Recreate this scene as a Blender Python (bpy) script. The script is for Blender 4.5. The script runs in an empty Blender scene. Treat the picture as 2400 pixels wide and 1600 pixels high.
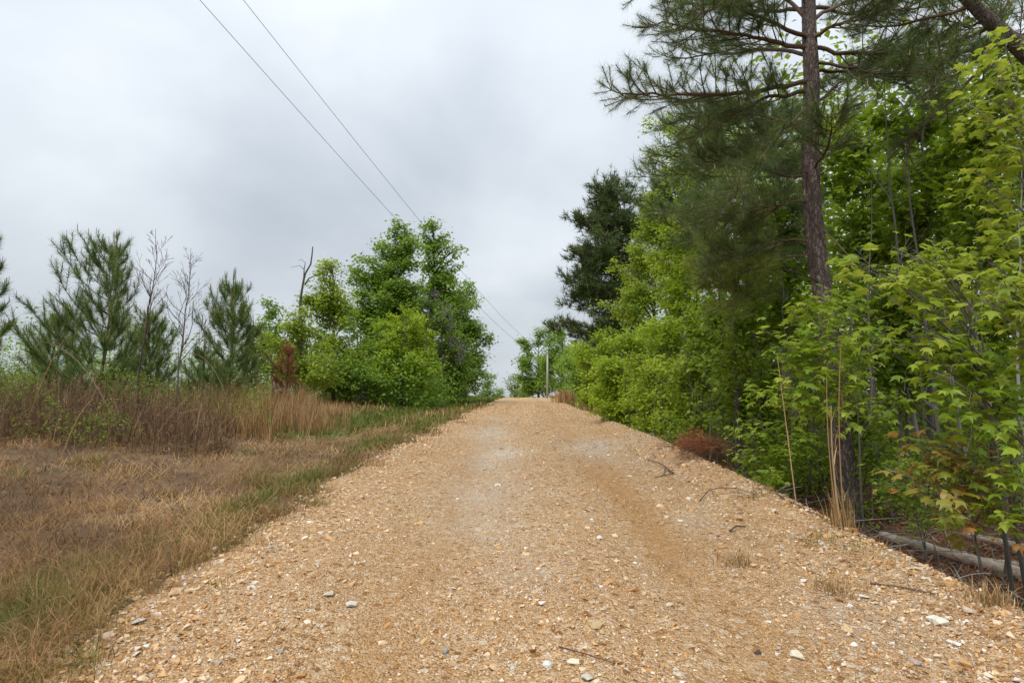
import bpy, math, random
import numpy as np
from mathutils import Matrix, Vector

rng = np.random.default_rng(11)
random.seed(11)
scene = bpy.context.scene
col = scene.collection

# ------------------------------------------------------------------ camera
F = 1467.0                      # focal length in photo pixels (2400 wide)
CAMZ = 1.4
PITCH = math.radians(5.45)
cam_d = bpy.data.cameras.new('camera')
cam_d.sensor_width = 36.0
cam_d.lens = F / 2400.0 * 36.0
cam_d.clip_start = 0.05
cam_d.clip_end = 4000
cam = bpy.data.objects.new('camera', cam_d)
cam.location = (0, 0, CAMZ)
cam.rotation_euler = (math.radians(90) + PITCH, 0, 0)
col.objects.link(cam)
scene.camera = cam

# ------------------------------------------------------------------ sky
SUN_EL, SUN_AZ = math.radians(58), math.radians(215)
w = bpy.data.worlds.new('World')
scene.world = w
w.use_nodes = True
nt = w.node_tree
nt.nodes.clear()
out = nt.nodes.new('ShaderNodeOutputWorld')
bg = nt.nodes.new('ShaderNodeBackground')
bg.inputs['Strength'].default_value = 0.1
sky = nt.nodes.new('ShaderNodeTexSky')
sky.sky_type = 'NISHITA'
sky.sun_disc = False
sky.sun_elevation = SUN_EL
sky.sun_rotation = SUN_AZ
tc = nt.nodes.new('ShaderNodeTexCoord')
sep = nt.nodes.new('ShaderNodeSeparateXYZ')
nt.links.new(tc.outputs['Generated'], sep.inputs[0])
def nmath(op, a, b=None, clamp=False):
    n = nt.nodes.new('ShaderNodeMath'); n.operation = op; n.use_clamp = clamp
    for i, v in enumerate((a, b)):
        if v is None: continue
        if isinstance(v, (int, float)): n.inputs[i].default_value = v
        else: nt.links.new(v, n.inputs[i])
    return n.outputs[0]
zc = nmath('MAXIMUM', sep.outputs['Z'], 0.0)
den = nmath('ADD', zc, 0.42)
cx = nmath('DIVIDE', sep.outputs['X'], den)
cy = nmath('DIVIDE', sep.outputs['Y'], den)
comb = nt.nodes.new('ShaderNodeCombineXYZ')
nt.links.new(cx, comb.inputs[0]); nt.links.new(cy, comb.inputs[1])
n1 = nt.nodes.new('ShaderNodeTexNoise')
n1.inputs['Scale'].default_value = 1.5; n1.inputs['Detail'].default_value = 5
n1.inputs['Roughness'].default_value = 0.47; n1.inputs['Distortion'].default_value = 0.25
mp = nt.nodes.new('ShaderNodeMapping'); mp.inputs['Location'].default_value = (3.1, 0.35, 0.0)
nt.links.new(comb.outputs[0], mp.inputs[0]); nt.links.new(mp.outputs[0], n1.inputs['Vector'])
cr = nt.nodes.new('ShaderNodeValToRGB')
cr.color_ramp.elements[0].position = 0.30; cr.color_ramp.elements[0].color = (3.40, 3.78, 4.20, 1)
cr.color_ramp.elements[1].position = 0.72; cr.color_ramp.elements[1].color = (5.75, 6.08, 6.45, 1)
nt.links.new(n1.outputs['Fac'], cr.inputs[0])
grad = nmath('ADD', nmath('MULTIPLY', zc, 1.05), 0.84)     # overcast: brighter towards the zenith
vm = nt.nodes.new('ShaderNodeVectorMath'); vm.operation = 'SCALE'
nt.links.new(cr.outputs[0], vm.inputs[0]); nt.links.new(grad, vm.inputs['Scale'])
mix = nt.nodes.new('ShaderNodeMixRGB'); mix.inputs[0].default_value = 0.95
nt.links.new(sky.outputs[0], mix.inputs[1]); nt.links.new(vm.outputs[0], mix.inputs[2])
nt.links.new(mix.outputs[0], bg.inputs['Color'])
nt.links.new(bg.outputs[0], out.inputs['Surface'])

sun_d = bpy.data.lights.new('sun', 'SUN')
sun_d.energy = 1.5
sun_d.angle = math.radians(14)
sun_d.color = (1.0, 0.96, 0.9)
sun = bpy.data.objects.new('sun', sun_d)
sun.rotation_euler = (math.radians(90) - SUN_EL, 0, -SUN_AZ + math.pi)
# direction the light comes from: azimuth SUN_AZ (clockwise from +Y)
sdir = Vector((math.sin(SUN_AZ) * math.cos(SUN_EL), math.cos(SUN_AZ) * math.cos(SUN_EL), math.sin(SUN_EL)))
sun.rotation_euler = sdir.to_track_quat('Z', 'Y').to_euler()
col.objects.link(sun)

scene.view_settings.view_transform = 'Standard'
scene.view_settings.look = 'None'
scene.view_settings.gamma = 1.0
scene.view_settings.exposure = 0.5
scene.cycles.max_bounces = 6
scene.cycles.diffuse_bounces = 3
scene.cycles.transmission_bounces = 4
scene.cycles.transparent_max_bounces = 4

# ------------------------------------------------------------------ numeric helpers
def vnoise(x, y, seed=0):
    x = np.asarray(x, float); y = np.asarray(y, float)
    xi = np.floor(x).astype(np.int64); yi = np.floor(y).astype(np.int64)
    fx = x - xi; fy = y - yi
    fx = fx * fx * (3 - 2 * fx); fy = fy * fy * (3 - 2 * fy)
    def h(a, b):
        n = (a * 374761393 + b * 668265263 + seed * 974711) & 0x7fffffff
        n = ((n ^ (n >> 13)) * 1274126177) & 0x7fffffff
        return ((n ^ (n >> 16)) & 0xffff) / 65535.0
    return (h(xi, yi) * (1 - fx) + h(xi + 1, yi) * fx) * (1 - fy) + (h(xi, yi + 1) * (1 - fx) + h(xi + 1, yi + 1) * fx) * fy
def fbm(x, y, seed=0, o=4):
    s = 0; a = 0.5; t = 0
    for i in range(o):
        s = s + a * vnoise(x * 2 ** i, y * 2 ** i, seed + i); t += a; a *= 0.5
    return s / t - 0.5
def sstep(a, b, x):
    t = np.clip((x - a) / (b - a), 0, 1); return t * t * (3 - 2 * t)

_ty = np.arange(-60, 1600, 0.25)
_tz = np.interp(_ty, [-60, 0, 3, 4.7, 10, 22, 40, 70, 85, 120, 200, 1600],
                [-2.5, 0, .09, .24, .62, .95, 1.3, 1.80, 1.70, 0.0, -4, -30])
_k = np.exp(-np.linspace(-2.5, 2.5, 21) ** 2); _k /= _k.sum()
_tz = np.convolve(np.pad(_tz, 10, 'edge'), _k, 'valid')
def cz(y): return np.interp(y, _ty, _tz)
def _edge(pts, dz):
    dd = np.linspace(2, 78, 1500); py = 940 - (cz(dd) + dz - CAMZ) / dd * F
    D = [float(np.interp(-p[1], -py, dd)) for p in pts]
    return D, [(p[0] - 1200) / F * d for p, d in zip(pts, D)]
_el = _edge([(262, 1450), (500, 1300), (700, 1180), (900, 1070), (1030, 1003), (1095, 968), (1140, 948)], 0.0)
_er = _edge([(2385, 1425), (1997, 1247), (1876, 1180), (1728, 1111), (1575, 1046), (1436, 987), (1365, 957)], 0.08)
_L = np.interp(_ty, [-60] + _el[0] + [70, 130, 1600], [-3.2] + _el[1] + [-.95, 3.4, 57])
_R = np.interp(_ty, [-60] + _er[0] + [70, 130, 1600], [2.6] + _er[1] + [4.3, 8.6, 63])
_k2 = np.ones(13) / 13
_L = np.convolve(np.pad(_L, 6, 'edge'), _k2, 'valid'); _R = np.convolve(np.pad(_R, 6, 'edge'), _k2, 'valid')
def xc(y): return np.interp(y, _ty, (_L + _R) / 2)
def hw(y): return np.interp(y, _ty, (_R - _L) / 2)
def UU(x, y):
    """sideways place on the road: -2.62 and 2.62 are its edges"""
    u = x - xc(y); h = hw(y)
    return np.where(np.abs(u) < h, u / h * 2.62, u - np.sign(u) * (h - 2.62))
def edge_l(y): return xc(y) - hw(y) - 0.04 + 0.5 * fbm(np.asarray(y) * 0.9, 3.3, 21, 3) + .22 * fbm(np.asarray(y) * 3.1, 5.3, 24, 3)
def edge_r(y): return xc(y) + hw(y) - 0.02 + 0.26 * fbm(np.asarray(y) * 0.9, 8.3, 22, 4) + .14 * fbm(np.asarray(y) * 3.3, 2.3, 25, 3)
def terrain(x, y):
    x = np.asarray(x, float); y = np.asarray(y, float)
    u = UU(x, y)
    z = cz(y)
    tl = np.maximum(-2.6 - u, 0)
    z = z - 0.10 * sstep(0, 1.0, tl) + 0.50 * sstep(1.0, 9, tl)
    tr = np.maximum(u - 2.5, 0)
    near = 1 - sstep(14, 26, y)
    z = z + near * 0.10 * np.exp(-((u - 2.50) / .30) ** 2)
    z = z - (0.42 * near + 0.08) * sstep(0.10, 0.85, tr) + 0.055 * np.clip(tr - 1.0, 0, 12)
    out_r = sstep(2.4, 3.2, np.abs(u))
    z = z + 0.11 * out_r * fbm(x * 0.7, y * 0.7, 5, 5) + 0.05 * fbm(x * 0.5 + 7, y * 0.3, 9, 2)
    z = z + 0.03 * out_r * fbm(x * 5, y * 5, 15, 3) * (y < 30)
    return z
def road_z(x, y):
    u = UU(x, y)
    z = terrain(x, y) + 0.012
    fade = np.exp(-np.abs(y) / 40)
    z = z - 0.028 * (np.exp(-((u + 0.98) / .33) ** 2) + np.exp(-((u - 0.95) / .36) ** 2)) * (0.4 + 0.6 * fade)
    z = z + 0.020 * np.exp(-(u / .4) ** 2)
    z = z + 0.05 * fbm(x * 1.6, y * 0.9, 41, 4) + 0.022 * fbm(x * 7, y * 7, 44, 4) + .03 * fbm(x * 4.5, y * .6, 46, 3)
    # small wash-out step by the crest
    return z

SP, CP = math.sin(PITCH), math.cos(PITCH)
def W(px, py, D):
    """world point seen at photo pixel (px, py) at distance D along +Y"""
    v = (800 - py) / F
    t = D / (CP - v * SP)
    return np.array([(px - 1200) / F * t, D, CAMZ + t * (SP + v * CP)])
def GX(px, D):
    return W(px, 940, D)[0]
def base_at(px, D):
    x = GX(px, D); return np.array([x, D, float(terrain(x, D))])
def hit(px, py, zf=None):
    zf = zf or terrain
    d = np.array([(px - 1200) / F, CP - (800 - py) / F * SP, SP + (800 - py) / F * CP])
    t = np.arange(0.8, 120, 0.01)
    X = d[0] * t; Y = d[1] * t; Z = CAMZ + d[2] * t
    g = zf(X, Y)
    i = np.argmax(Z < g)
    if not (Z < g).any(): i = len(t) - 1
    return np.array([X[i], Y[i], g[i]])

def norm(a): return a / np.maximum(np.linalg.norm(a, axis=-1, keepdims=True), 1e-9)
def frames(Z, Yh):
    """rotation matrices whose z column is Z and y column near Yh"""
    Z = norm(Z); X = norm(np.cross(Yh, Z)); Y = np.cross(Z, X)
    return np.stack([X, Y, Z], axis=-1)

class Acc:
    def __init__(s): s.V = []; s.F = []; s.R = []; s.T = []; s.n = 0
    def add(s, V, Fc, r=None, t=None):
        V = np.asarray(V, float).reshape(-1, 3)
        s.V.append(V); s.F.append(np.asarray(Fc, np.int64).reshape(-1, 3) + s.n)
        s.R.append(np.zeros(len(V)) if r is None else np.broadcast_to(r, len(V)))
        s.T.append(np.zeros(len(V)) if t is None else np.broadcast_to(t, len(V)))
        s.n += len(V)
    def build(s, name, mat, parent=None, off=(0, 0, 0), smooth=False, kind=None):
        if not s.V: return None
        V = np.concatenate(s.V) - np.asarray(off); Fc = np.concatenate(s.F)
        me = make_mesh(name, V, Fc, smooth)
        for nm, arr in (('rnd', s.R), ('tone', s.T)):
            a = me.attributes.new(nm, 'FLOAT', 'POINT')
            a.data.foreach_set('value', np.concatenate(arr).astype(np.float32))
        me.materials.append(mat)
        o = bpy.data.objects.new(name, me)
        col.objects.link(o)
        if parent is not None: o.parent = parent
        if kind: o['kind'] = kind
        return o
def make_mesh(name, V, Fc, smooth=False):
    me = bpy.data.meshes.new(name)
    me.vertices.add(len(V)); me.vertices.foreach_set('co', V.astype(np.float32).ravel())
    me.loops.add(len(Fc) * 3); me.loops.foreach_set('vertex_index', Fc.astype(np.int32).ravel())
    me.polygons.add(len(Fc)); me.polygons.foreach_set('loop_start', np.arange(0, len(Fc) * 3, 3, dtype=np.int32))
    me.polygons.foreach_set('use_smooth', np.full(len(Fc), smooth))
    me.update(calc_edges=True)
    return me
def scatter(acc, TV, TF, P, R, S, rnd=None, tone=None):
    n = len(P)
    if n == 0: return
    S = np.asarray(S, float)
    if S.ndim == 1: S = S[:, None] * np.ones(3)
    V = np.einsum('nij,nkj->nki', R, TV[None] * S[:, None, :]) + P[:, None, :]
    k = len(TV)
    Fc = TF[None] + (np.arange(n) * k)[:, None, None]
    rnd = rng.random(n) if rnd is None else np.broadcast_to(rnd, n)
    tone = np.zeros(n) if tone is None else np.broadcast_to(tone, n)
    acc.add(V.reshape(-1, 3), Fc.reshape(-1, 3), np.repeat(rnd, k), np.repeat(tone, k))
def tubes(acc, P, Rr, k=5, tone=0.0, jit=0.0, cap=False):
    """P (m,n,3), Rr (m,n)"""
    P = np.asarray(P, float); Rr = np.asarray(Rr, float)
    if P.ndim == 2: P = P[None]; Rr = Rr[None]
    m, n, _ = P.shape
    T = norm(np.gradient(P, axis=1))
    ch = norm(P[:, -1] - P[:, 0])
    ref = np.zeros((m, 3)); ref[np.arange(m), np.argmin(np.abs(ch), axis=1)] = 1
    A = norm(np.cross(T, ref[:, None, :])); B = np.cross(T, A)
    a = np.linspace(0, 2 * np.pi, k, endpoint=False)
    rr = Rr[:, :, None] * np.ones(k)
    if jit: rr = rr * (1 + jit * (rng.random(rr.shape) - .5))
    V = P[:, :, None, :] + rr[..., None] * (np.cos(a)[:, None] * A[:, :, None, :] + np.sin(a)[:, None] * B[:, :, None, :])
    i = np.arange(n - 1)[:, None]; j = np.arange(k)[None]; j2 = (j + 1) % k
    q = np.stack([i * k + j, i * k + j2, (i + 1) * k + j2, (i + 1) * k + j], -1).reshape(-1, 4)
    Fc = np.concatenate([q[:, [0, 1, 2]], q[:, [0, 2, 3]]])
    if cap and k > 3:
        c0 = np.array([[0, jj + 1, jj] for jj in range(1, k - 1)])
        b = (n - 1) * k
        c1 = np.array([[b, b + jj, b + jj + 1] for jj in range(1, k - 1)])
        Fc = np.concatenate([Fc, c0, c1])
    Fc = Fc[None] + (np.arange(m) * n * k)[:, None, None]
    acc.add(V.reshape(-1, 3), Fc.reshape(-1, 3), np.repeat(rng.random(m), n * k), tone)
def bez(P0, P1, P2, n=6):
    t = np.linspace(0, 1, n)[None, :, None]
    return P0[:, None] * (1 - t) ** 2 + 2 * P1[:, None] * t * (1 - t) + P2[:, None] * t * t
def rvec(n): return norm(rng.normal(size=(n, 3)))

# ------------------------------------------------------------------ materials
def new_mat(name):
    m = bpy.data.materials.new(name); m.use_nodes = True
    m.node_tree.nodes.clear(); return m, m.node_tree
class NT:
    def __init__(s, t): s.t = t
    def n(s, typ, **kw):
        nd = s.t.nodes.new(typ)
        for k, v in kw.items(): setattr(nd, k, v)
        return nd
    def l(s, a, b): s.t.links.new(a, b)
    def ramp(s, fac, stops, interp='LINEAR'):
        r = s.n('ShaderNodeValToRGB'); e = r.color_ramp; e.interpolation = interp
        while len(e.elements) < len(stops): e.elements.new(0.5)
        for el, (p, c) in zip(e.elements, stops):
            el.position = p; el.color = tuple(c) + (1,)
        s.l(fac, r.inputs[0]); return r.outputs[0]
    def mix(s, f, a, b, bt='MIX'):
        m = s.n('ShaderNodeMixRGB', blend_type=bt)
        for i, v in ((0, f), (1, a), (2, b)):
            if isinstance(v, (int, float)): m.inputs[i].default_value = v
            elif isinstance(v, tuple): m.inputs[i].default_value = v + (1,)
            else: s.l(v, m.inputs[i])
        return m.outputs[0]
    def m(s, op, a, b=0.0, clamp=False):
        n = s.n('ShaderNodeMath', operation=op, use_clamp=clamp)
        for i, v in enumerate((a, b)):
            if isinstance(v, (int, float)): n.inputs[i].default_value = v
            else: s.l(v, n.inputs[i])
        return n.outputs[0]
    def attr(s, nm): return s.n('ShaderNodeAttribute', attribute_name=nm).outputs['Fac']
    def noise(s, scale, detail=3, rough=.5, vec=None, dist=0):
        n = s.n('ShaderNodeTexNoise'); n.inputs['Scale'].default_value = scale
        n.inputs['Detail'].default_value = detail; n.inputs['Roughness'].default_value = rough
        n.inputs['Distortion'].default_value = dist
        s.l(vec if vec is not None else s.pos(), n.inputs['Vector']); return n.outputs['Fac']
    def pos(s):
        if not hasattr(s, '_p'): s._p = s.n('ShaderNodeNewGeometry').outputs['Position']
        return s._p

def leaf_mat(name, stops, trans=(0.30, 0.42, 0.05), tw=0.4, objrnd=False, rough=0.5):
    m, t = new_mat(name); N = NT(t)
    if objrnd:
        f = N.n('ShaderNodeObjectInfo').outputs['Random']
    else: f = N.attr('rnd')
    big = N.noise(0.9, 2)
    f2 = N.m('ADD', N.m('MULTIPLY', f, 0.72), N.m('MULTIPLY', big, 0.28))
    c = N.ramp(f2, stops)
    p = N.n('ShaderNodeBsdfPrincipled'); p.inputs['Roughness'].default_value = rough
    p.inputs['Specular IOR Level'].default_value = 0.35
    N.l(c, p.inputs['Base Color'])
    tr = N.n('ShaderNodeBsdfTranslucent')
    N.l(N.mix(1.0, c, trans, 'MULTIPLY') if False else N.mix(0.5, c, trans), tr.inputs['Color'])
    mx = N.n('ShaderNodeMixShader'); mx.inputs[0].default_value = tw
    N.l(p.outputs[0], mx.inputs[1]); N.l(tr.outputs[0], mx.inputs[2])
    o = N.n('ShaderNodeOutputMaterial'); N.l(mx.outputs[0], o.inputs[0])
    return m
def simple_mat(name, stops, rough=0.8, scale=8, bump=0.0, stretch=None, usernd=True, spec=.25):
    m, t = new_mat(name); N = NT(t)
    vec = N.n('ShaderNodeTexCoord').outputs['Object']
    if stretch:
        mp = N.n('ShaderNodeMapping'); mp.inputs['Scale'].default_value = stretch; N.l(vec, mp.inputs[0]); vec = mp.outputs[0]
    nz = N.noise(scale, 5, .6, vec)
    f = nz
    if usernd: f = N.m('ADD', N.m('MULTIPLY', N.attr('rnd'), .55), N.m('MULTIPLY', nz, .45))
    p = N.n('ShaderNodeBsdfPrincipled'); p.inputs['Roughness'].default_value = rough
    p.inputs['Specular IOR Level'].default_value = spec
    N.l(N.ramp(f, stops), p.inputs['Base Color'])
    if bump:
        b = N.n('ShaderNodeBump'); b.inputs['Strength'].default_value = 0.8; b.inputs['Distance'].default_value = bump
        N.l(nz, b.inputs['Height']); N.l(b.outputs[0], p.inputs['Normal'])
    o = N.n('ShaderNodeOutputMaterial'); N.l(p.outputs[0], o.inputs[0])
    return m

M = {}
M['bright'] = leaf_mat('maple_leaf_bright', [(0.1, (0.109, 0.197, 0.018)), (.45, (0.217, 0.332, 0.030)), (.75, (0.360, 0.442, 0.053)), (1, (0.520, 0.467, 0.090))], (0.664, 0.762, 0.074), .45)
M['bright_o'] = leaf_mat('maple_leaf_single', [(0.05, (0.092, 0.186, 0.014)), (.45, (0.197, 0.324, 0.024)), (.75, (0.342, 0.441, 0.042)), (1, (0.498, 0.487, 0.084))], (0.605, 0.718, 0.060), .45, True, .42)
M['yellow_o'] = leaf_mat('maple_leaf_yellow', [(0.05, (.16, .26, .02)), (.45, (.28, .38, .035)), (.8, (.42, .46, .06)), (1, (.5, .42, .10))], (.60, .68, .07), .45, True, .42)
M['red_o'] = leaf_mat('maple_leaf_red', [(0.05, (0.138, 0.253, 0.023)), (.40, (0.253, 0.322, 0.040)), (.62, (0.391, 0.287, 0.069)), (.85, (0.483, 0.218, 0.081)), (1, (0.632, 0.115, 0.057))], (0.632, 0.483, 0.069), .42, True, .42)
M['red'] = leaf_mat('maple_leaf_red_mass', [(0.05, (.12, .22, .02)), (.40, (.22, .28, .035)), (.62, (.34, .25, .06)), (1, (.42, .19, .07))], (.55, .42, .06), .42)
M['yellow'] = leaf_mat('maple_leaf_yellow_mass', [(0.05, (.16, .26, .02)), (.45, (.28, .38, .035)), (1, (.46, .46, .08))], (.60, .68, .07), .45)
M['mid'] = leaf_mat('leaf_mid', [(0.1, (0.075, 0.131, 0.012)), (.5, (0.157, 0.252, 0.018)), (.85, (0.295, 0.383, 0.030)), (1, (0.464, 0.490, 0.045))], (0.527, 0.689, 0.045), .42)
M['mid_o'] = leaf_mat('leaf_mid_single', [(0.05, (0.075, 0.138, 0.012)), (.5, (0.169, 0.276, 0.018)), (.85, (0.316, 0.413, 0.030)), (1, (0.464, 0.490, 0.045))], (0.527, 0.689, 0.045), .42, True)
M['green'] = leaf_mat('leaf_green', [(0.1, (0.091, 0.164, 0.024)), (.5, (0.184, 0.297, 0.035)), (.85, (0.314, 0.422, 0.058)), (1, (0.444, 0.538, 0.081))], (0.444, 0.691, 0.070), .38)
M['lime'] = leaf_mat('leaf_lime', [(0.1, (0.145, 0.238, 0.015)), (.5, (0.274, 0.387, 0.021)), (.85, (0.420, 0.506, 0.037)), (1, (0.550, 0.506, 0.075))], (0.677, 0.818, 0.059), .42)
M['olive'] = leaf_mat('leaf_olive', [(0.1, (0.075, 0.120, 0.015)), (.5, (0.150, 0.210, 0.022)), (.9, (0.270, 0.300, 0.045))], (0.375, 0.480, 0.045), .35)
M['dark'] = leaf_mat('leaf_dark', [(0.1, (.02, .045, .010)), (.5, (.04, .08, .014)), (.9, (.07, .12, .02))], (.10, .2, .03), .3)
M['flower'] = leaf_mat('purple_flower', [(0.1, (.20, .14, .26)), (.9, (.38, .28, .42))], (.4, .3, .45), .3)
M['needle'] = leaf_mat('pine_needle', [(0.1, (0.064, 0.108, 0.034)), (.5, (0.117, 0.182, 0.051)), (.85, (0.214, 0.278, 0.068)), (1, (0.362, 0.335, 0.086))], (0.256, 0.372, 0.068), .22, False, .45)
M['needle_far'] = leaf_mat('pine_needle_far', [(0.1, (0.054, 0.088, 0.025)), (.5, (0.102, 0.147, 0.040)), (.9, (0.180, 0.224, 0.063))], (0.168, 0.236, 0.057), .2, False, .5)
M['needle_young'] = leaf_mat('pine_needle_young', [(0.1, (0.084, 0.144, 0.034)), (.5, (0.158, 0.246, 0.059)), (.85, (0.280, 0.356, 0.073)), (1, (0.485, 0.440, 0.109))], (0.223, 0.338, 0.061), .2, False, .45)
M['needle_rust'] = leaf_mat('pine_needle_rusty', [(0.1, (0.091, 0.162, 0.026)), (.5, (0.195, 0.276, 0.040)), (.8, (0.338, 0.356, 0.053)), (1, (0.468, 0.324, 0.066))], (0.390, 0.454, 0.053), .2)
M['needle_dead'] = leaf_mat('pine_needle_dead', [(0.1, (0.169, 0.058, 0.022)), (.5, (0.286, 0.098, 0.036)), (.9, (0.416, 0.169, 0.066))], (0.390, 0.130, 0.048), .15)
M['candle'] = simple_mat('pine_candle', [(0.2, (.22, .16, .08)), (.8, (.36, .28, .15))])
M['wood'] = simple_mat('branch_wood', [(0.2, (.055, .042, .032)), (.8, (.14, .11, .085))], scale=20)
M['wood_red'] = simple_mat('reddish_twig', [(0.15, (.12, .07, .045)), (.5, (.20, .13, .085)), (.9, (.34, .24, .16))], scale=20)
M['twig_dark'] = simple_mat('dark_reddish_twig', [(0.2, (.07, .042, .035)), (.8, (.16, .11, .09))], scale=20)
M['wood_grey'] = simple_mat('grey_trunk', [(0.2, (.10, .09, .075)), (.55, (.20, .18, .155)), (.9, (.36, .34, .30))], scale=9, bump=.004, stretch=(1, 1, .35))
M['wood_pine'] = simple_mat('pine_limb', [(0.2, (.06, .038, .028)), (.8, (.17, .11, .08))], scale=30, bump=.003)
M['log'] = simple_mat('weathered_log', [(0.2, (0.176, 0.137, 0.106)), (.5, (0.365, 0.299, 0.237)), (.85, (0.621, 0.533, 0.438))], scale=7, bump=.006, stretch=(8, 1, 8), usernd=False)
M['post'] = simple_mat('weathered_post', [(0.2, (.30, .28, .25)), (.8, (.50, .48, .44))], scale=6, stretch=(3, 3, .3), usernd=False)
M['wire'] = simple_mat('wire_metal', [(0.2, (.05, .05, .055)), (.8, (.08, .08, .085))], usernd=False)
M['stalk'] = simple_mat('dry_stalk', [(0.2, (.34, .20, .085)), (.8, (.52, .36, .19))])

def bark_mat():
    m, t = new_mat('pine_bark'); N = NT(t)
    vec = N.n('ShaderNodeTexCoord').outputs['Object']
    mp = N.n('ShaderNodeMapping'); mp.inputs['Scale'].default_value = (34, 34, 11); N.l(vec, mp.inputs[0])
    nz = N.n('ShaderNodeTexNoise'); nz.inputs['Scale'].default_value = 1.2; nz.inputs['Detail'].default_value = 4
    N.l(mp.outputs[0], nz.inputs[0])
    va = N.n('ShaderNodeVectorMath', operation='ADD'); N.l(mp.outputs[0], va.inputs[0])
    vs = N.n('ShaderNodeVectorMath', operation='SCALE'); N.l(nz.outputs['Color'], vs.inputs[0]); vs.inputs['Scale'].default_value = 1.9
    N.l(vs.outputs[0], va.inputs[1])
    vo = N.n('ShaderNodeTexVoronoi', feature='DISTANCE_TO_EDGE'); vo.inputs['Scale'].default_value = 1.0; N.l(va.outputs[0], vo.inputs[0])
    vc = N.n('ShaderNodeTexVoronoi'); vc.inputs['Scale'].default_value = 1.0; N.l(va.outputs[0], vc.inputs[0])
    sepc = N.n('ShaderNodeSeparateColor'); N.l(vc.outputs['Color'], sepc.inputs[0])
    fine = N.noise(60, 4, .6, vec)
    f = N.m('ADD', N.m('MULTIPLY', sepc.outputs[0], .5), N.m('MULTIPLY', fine, .5))
    plate = N.ramp(f, [(.15, (.10, .078, .07)), (.5, (.20, .155, .135)), (.8, (.30, .24, .205)), (1, (.38, .23, .15))])
    c = N.mix(N.ramp(vo.outputs['Distance'], [(0.0, (.75, .75, .75)), (.12, (0, 0, 0))]), plate, (.045, .03, .026))
    p = N.n('ShaderNodeBsdfPrincipled'); p.inputs['Roughness'].default_value = .9
    p.inputs['Specular IOR Level'].default_value = .2
    N.l(c, p.inputs['Base Color'])
    h = N.m('ADD', N.m('MINIMUM', vo.outputs['Distance'], .25), N.m('MULTIPLY', fine, .08))
    b = N.n('ShaderNodeBump'); b.inputs['Strength'].default_value = 1; b.inputs['Distance'].default_value = .05
    N.l(h, b.inputs['Height']); N.l(b.outputs[0], p.inputs['Normal'])
    o = N.n('ShaderNodeOutputMaterial'); N.l(p.outputs[0], o.inputs[0]); return m
M['bark'] = bark_mat()

GRAVEL = [(0.0, (0.467, 0.238, 0.089)), (.10, (0.601, 0.337, 0.141)), (.26, (0.712, 0.456, 0.226)), (.46, (0.801, 0.586, 0.367)), (.66, (0.890, 0.706, 0.511)), (.80, (0.900, 0.814, 0.675)), (.90, (0.900, 0.900, 0.866)),
          (.95, (0.490, 0.217, 0.095)), (.97, (0.400, 0.363, 0.355)), (.987, (0.578, 0.531, 0.522))]
def pebble_mat(name, objrnd=False, stops=None):
    m, t = new_mat(name); N = NT(t)
    f = N.n('ShaderNodeObjectInfo').outputs['Random'] if objrnd else N.attr('rnd')
    c = N.ramp(f, stops or GRAVEL, 'CONSTANT')
    vec = N.pos()
    nz = N.noise(55, 4, .6, vec)
    c = N.mix(N.m('MULTIPLY', nz, .5), c, (.60, .38, .17))
    c = N.mix(.35, c, N.ramp(N.noise(160, 2, .6, vec), [(.3, (.45, .36, .26)), (.7, (1, .97, .9))]), 'MULTIPLY')
    p = N.n('ShaderNodeBsdfPrincipled'); p.inputs['Roughness'].default_value = .85
    p.inputs['Specular IOR Level'].default_value = .25
    N.l(c, p.inputs['Base Color'])
    b = N.n('ShaderNodeBump'); b.inputs['Strength'].default_value = .7; b.inputs['Distance'].default_value = .006
    N.l(nz, b.inputs['Height']); N.l(b.outputs[0], p.inputs['Normal'])
    o = N.n('ShaderNodeOutputMaterial'); N.l(p.outputs[0], o.inputs[0]); return m
M['pebble'] = pebble_mat('gravel_pebble')
M['pebble_o'] = pebble_mat('gravel_stone', True)

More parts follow.
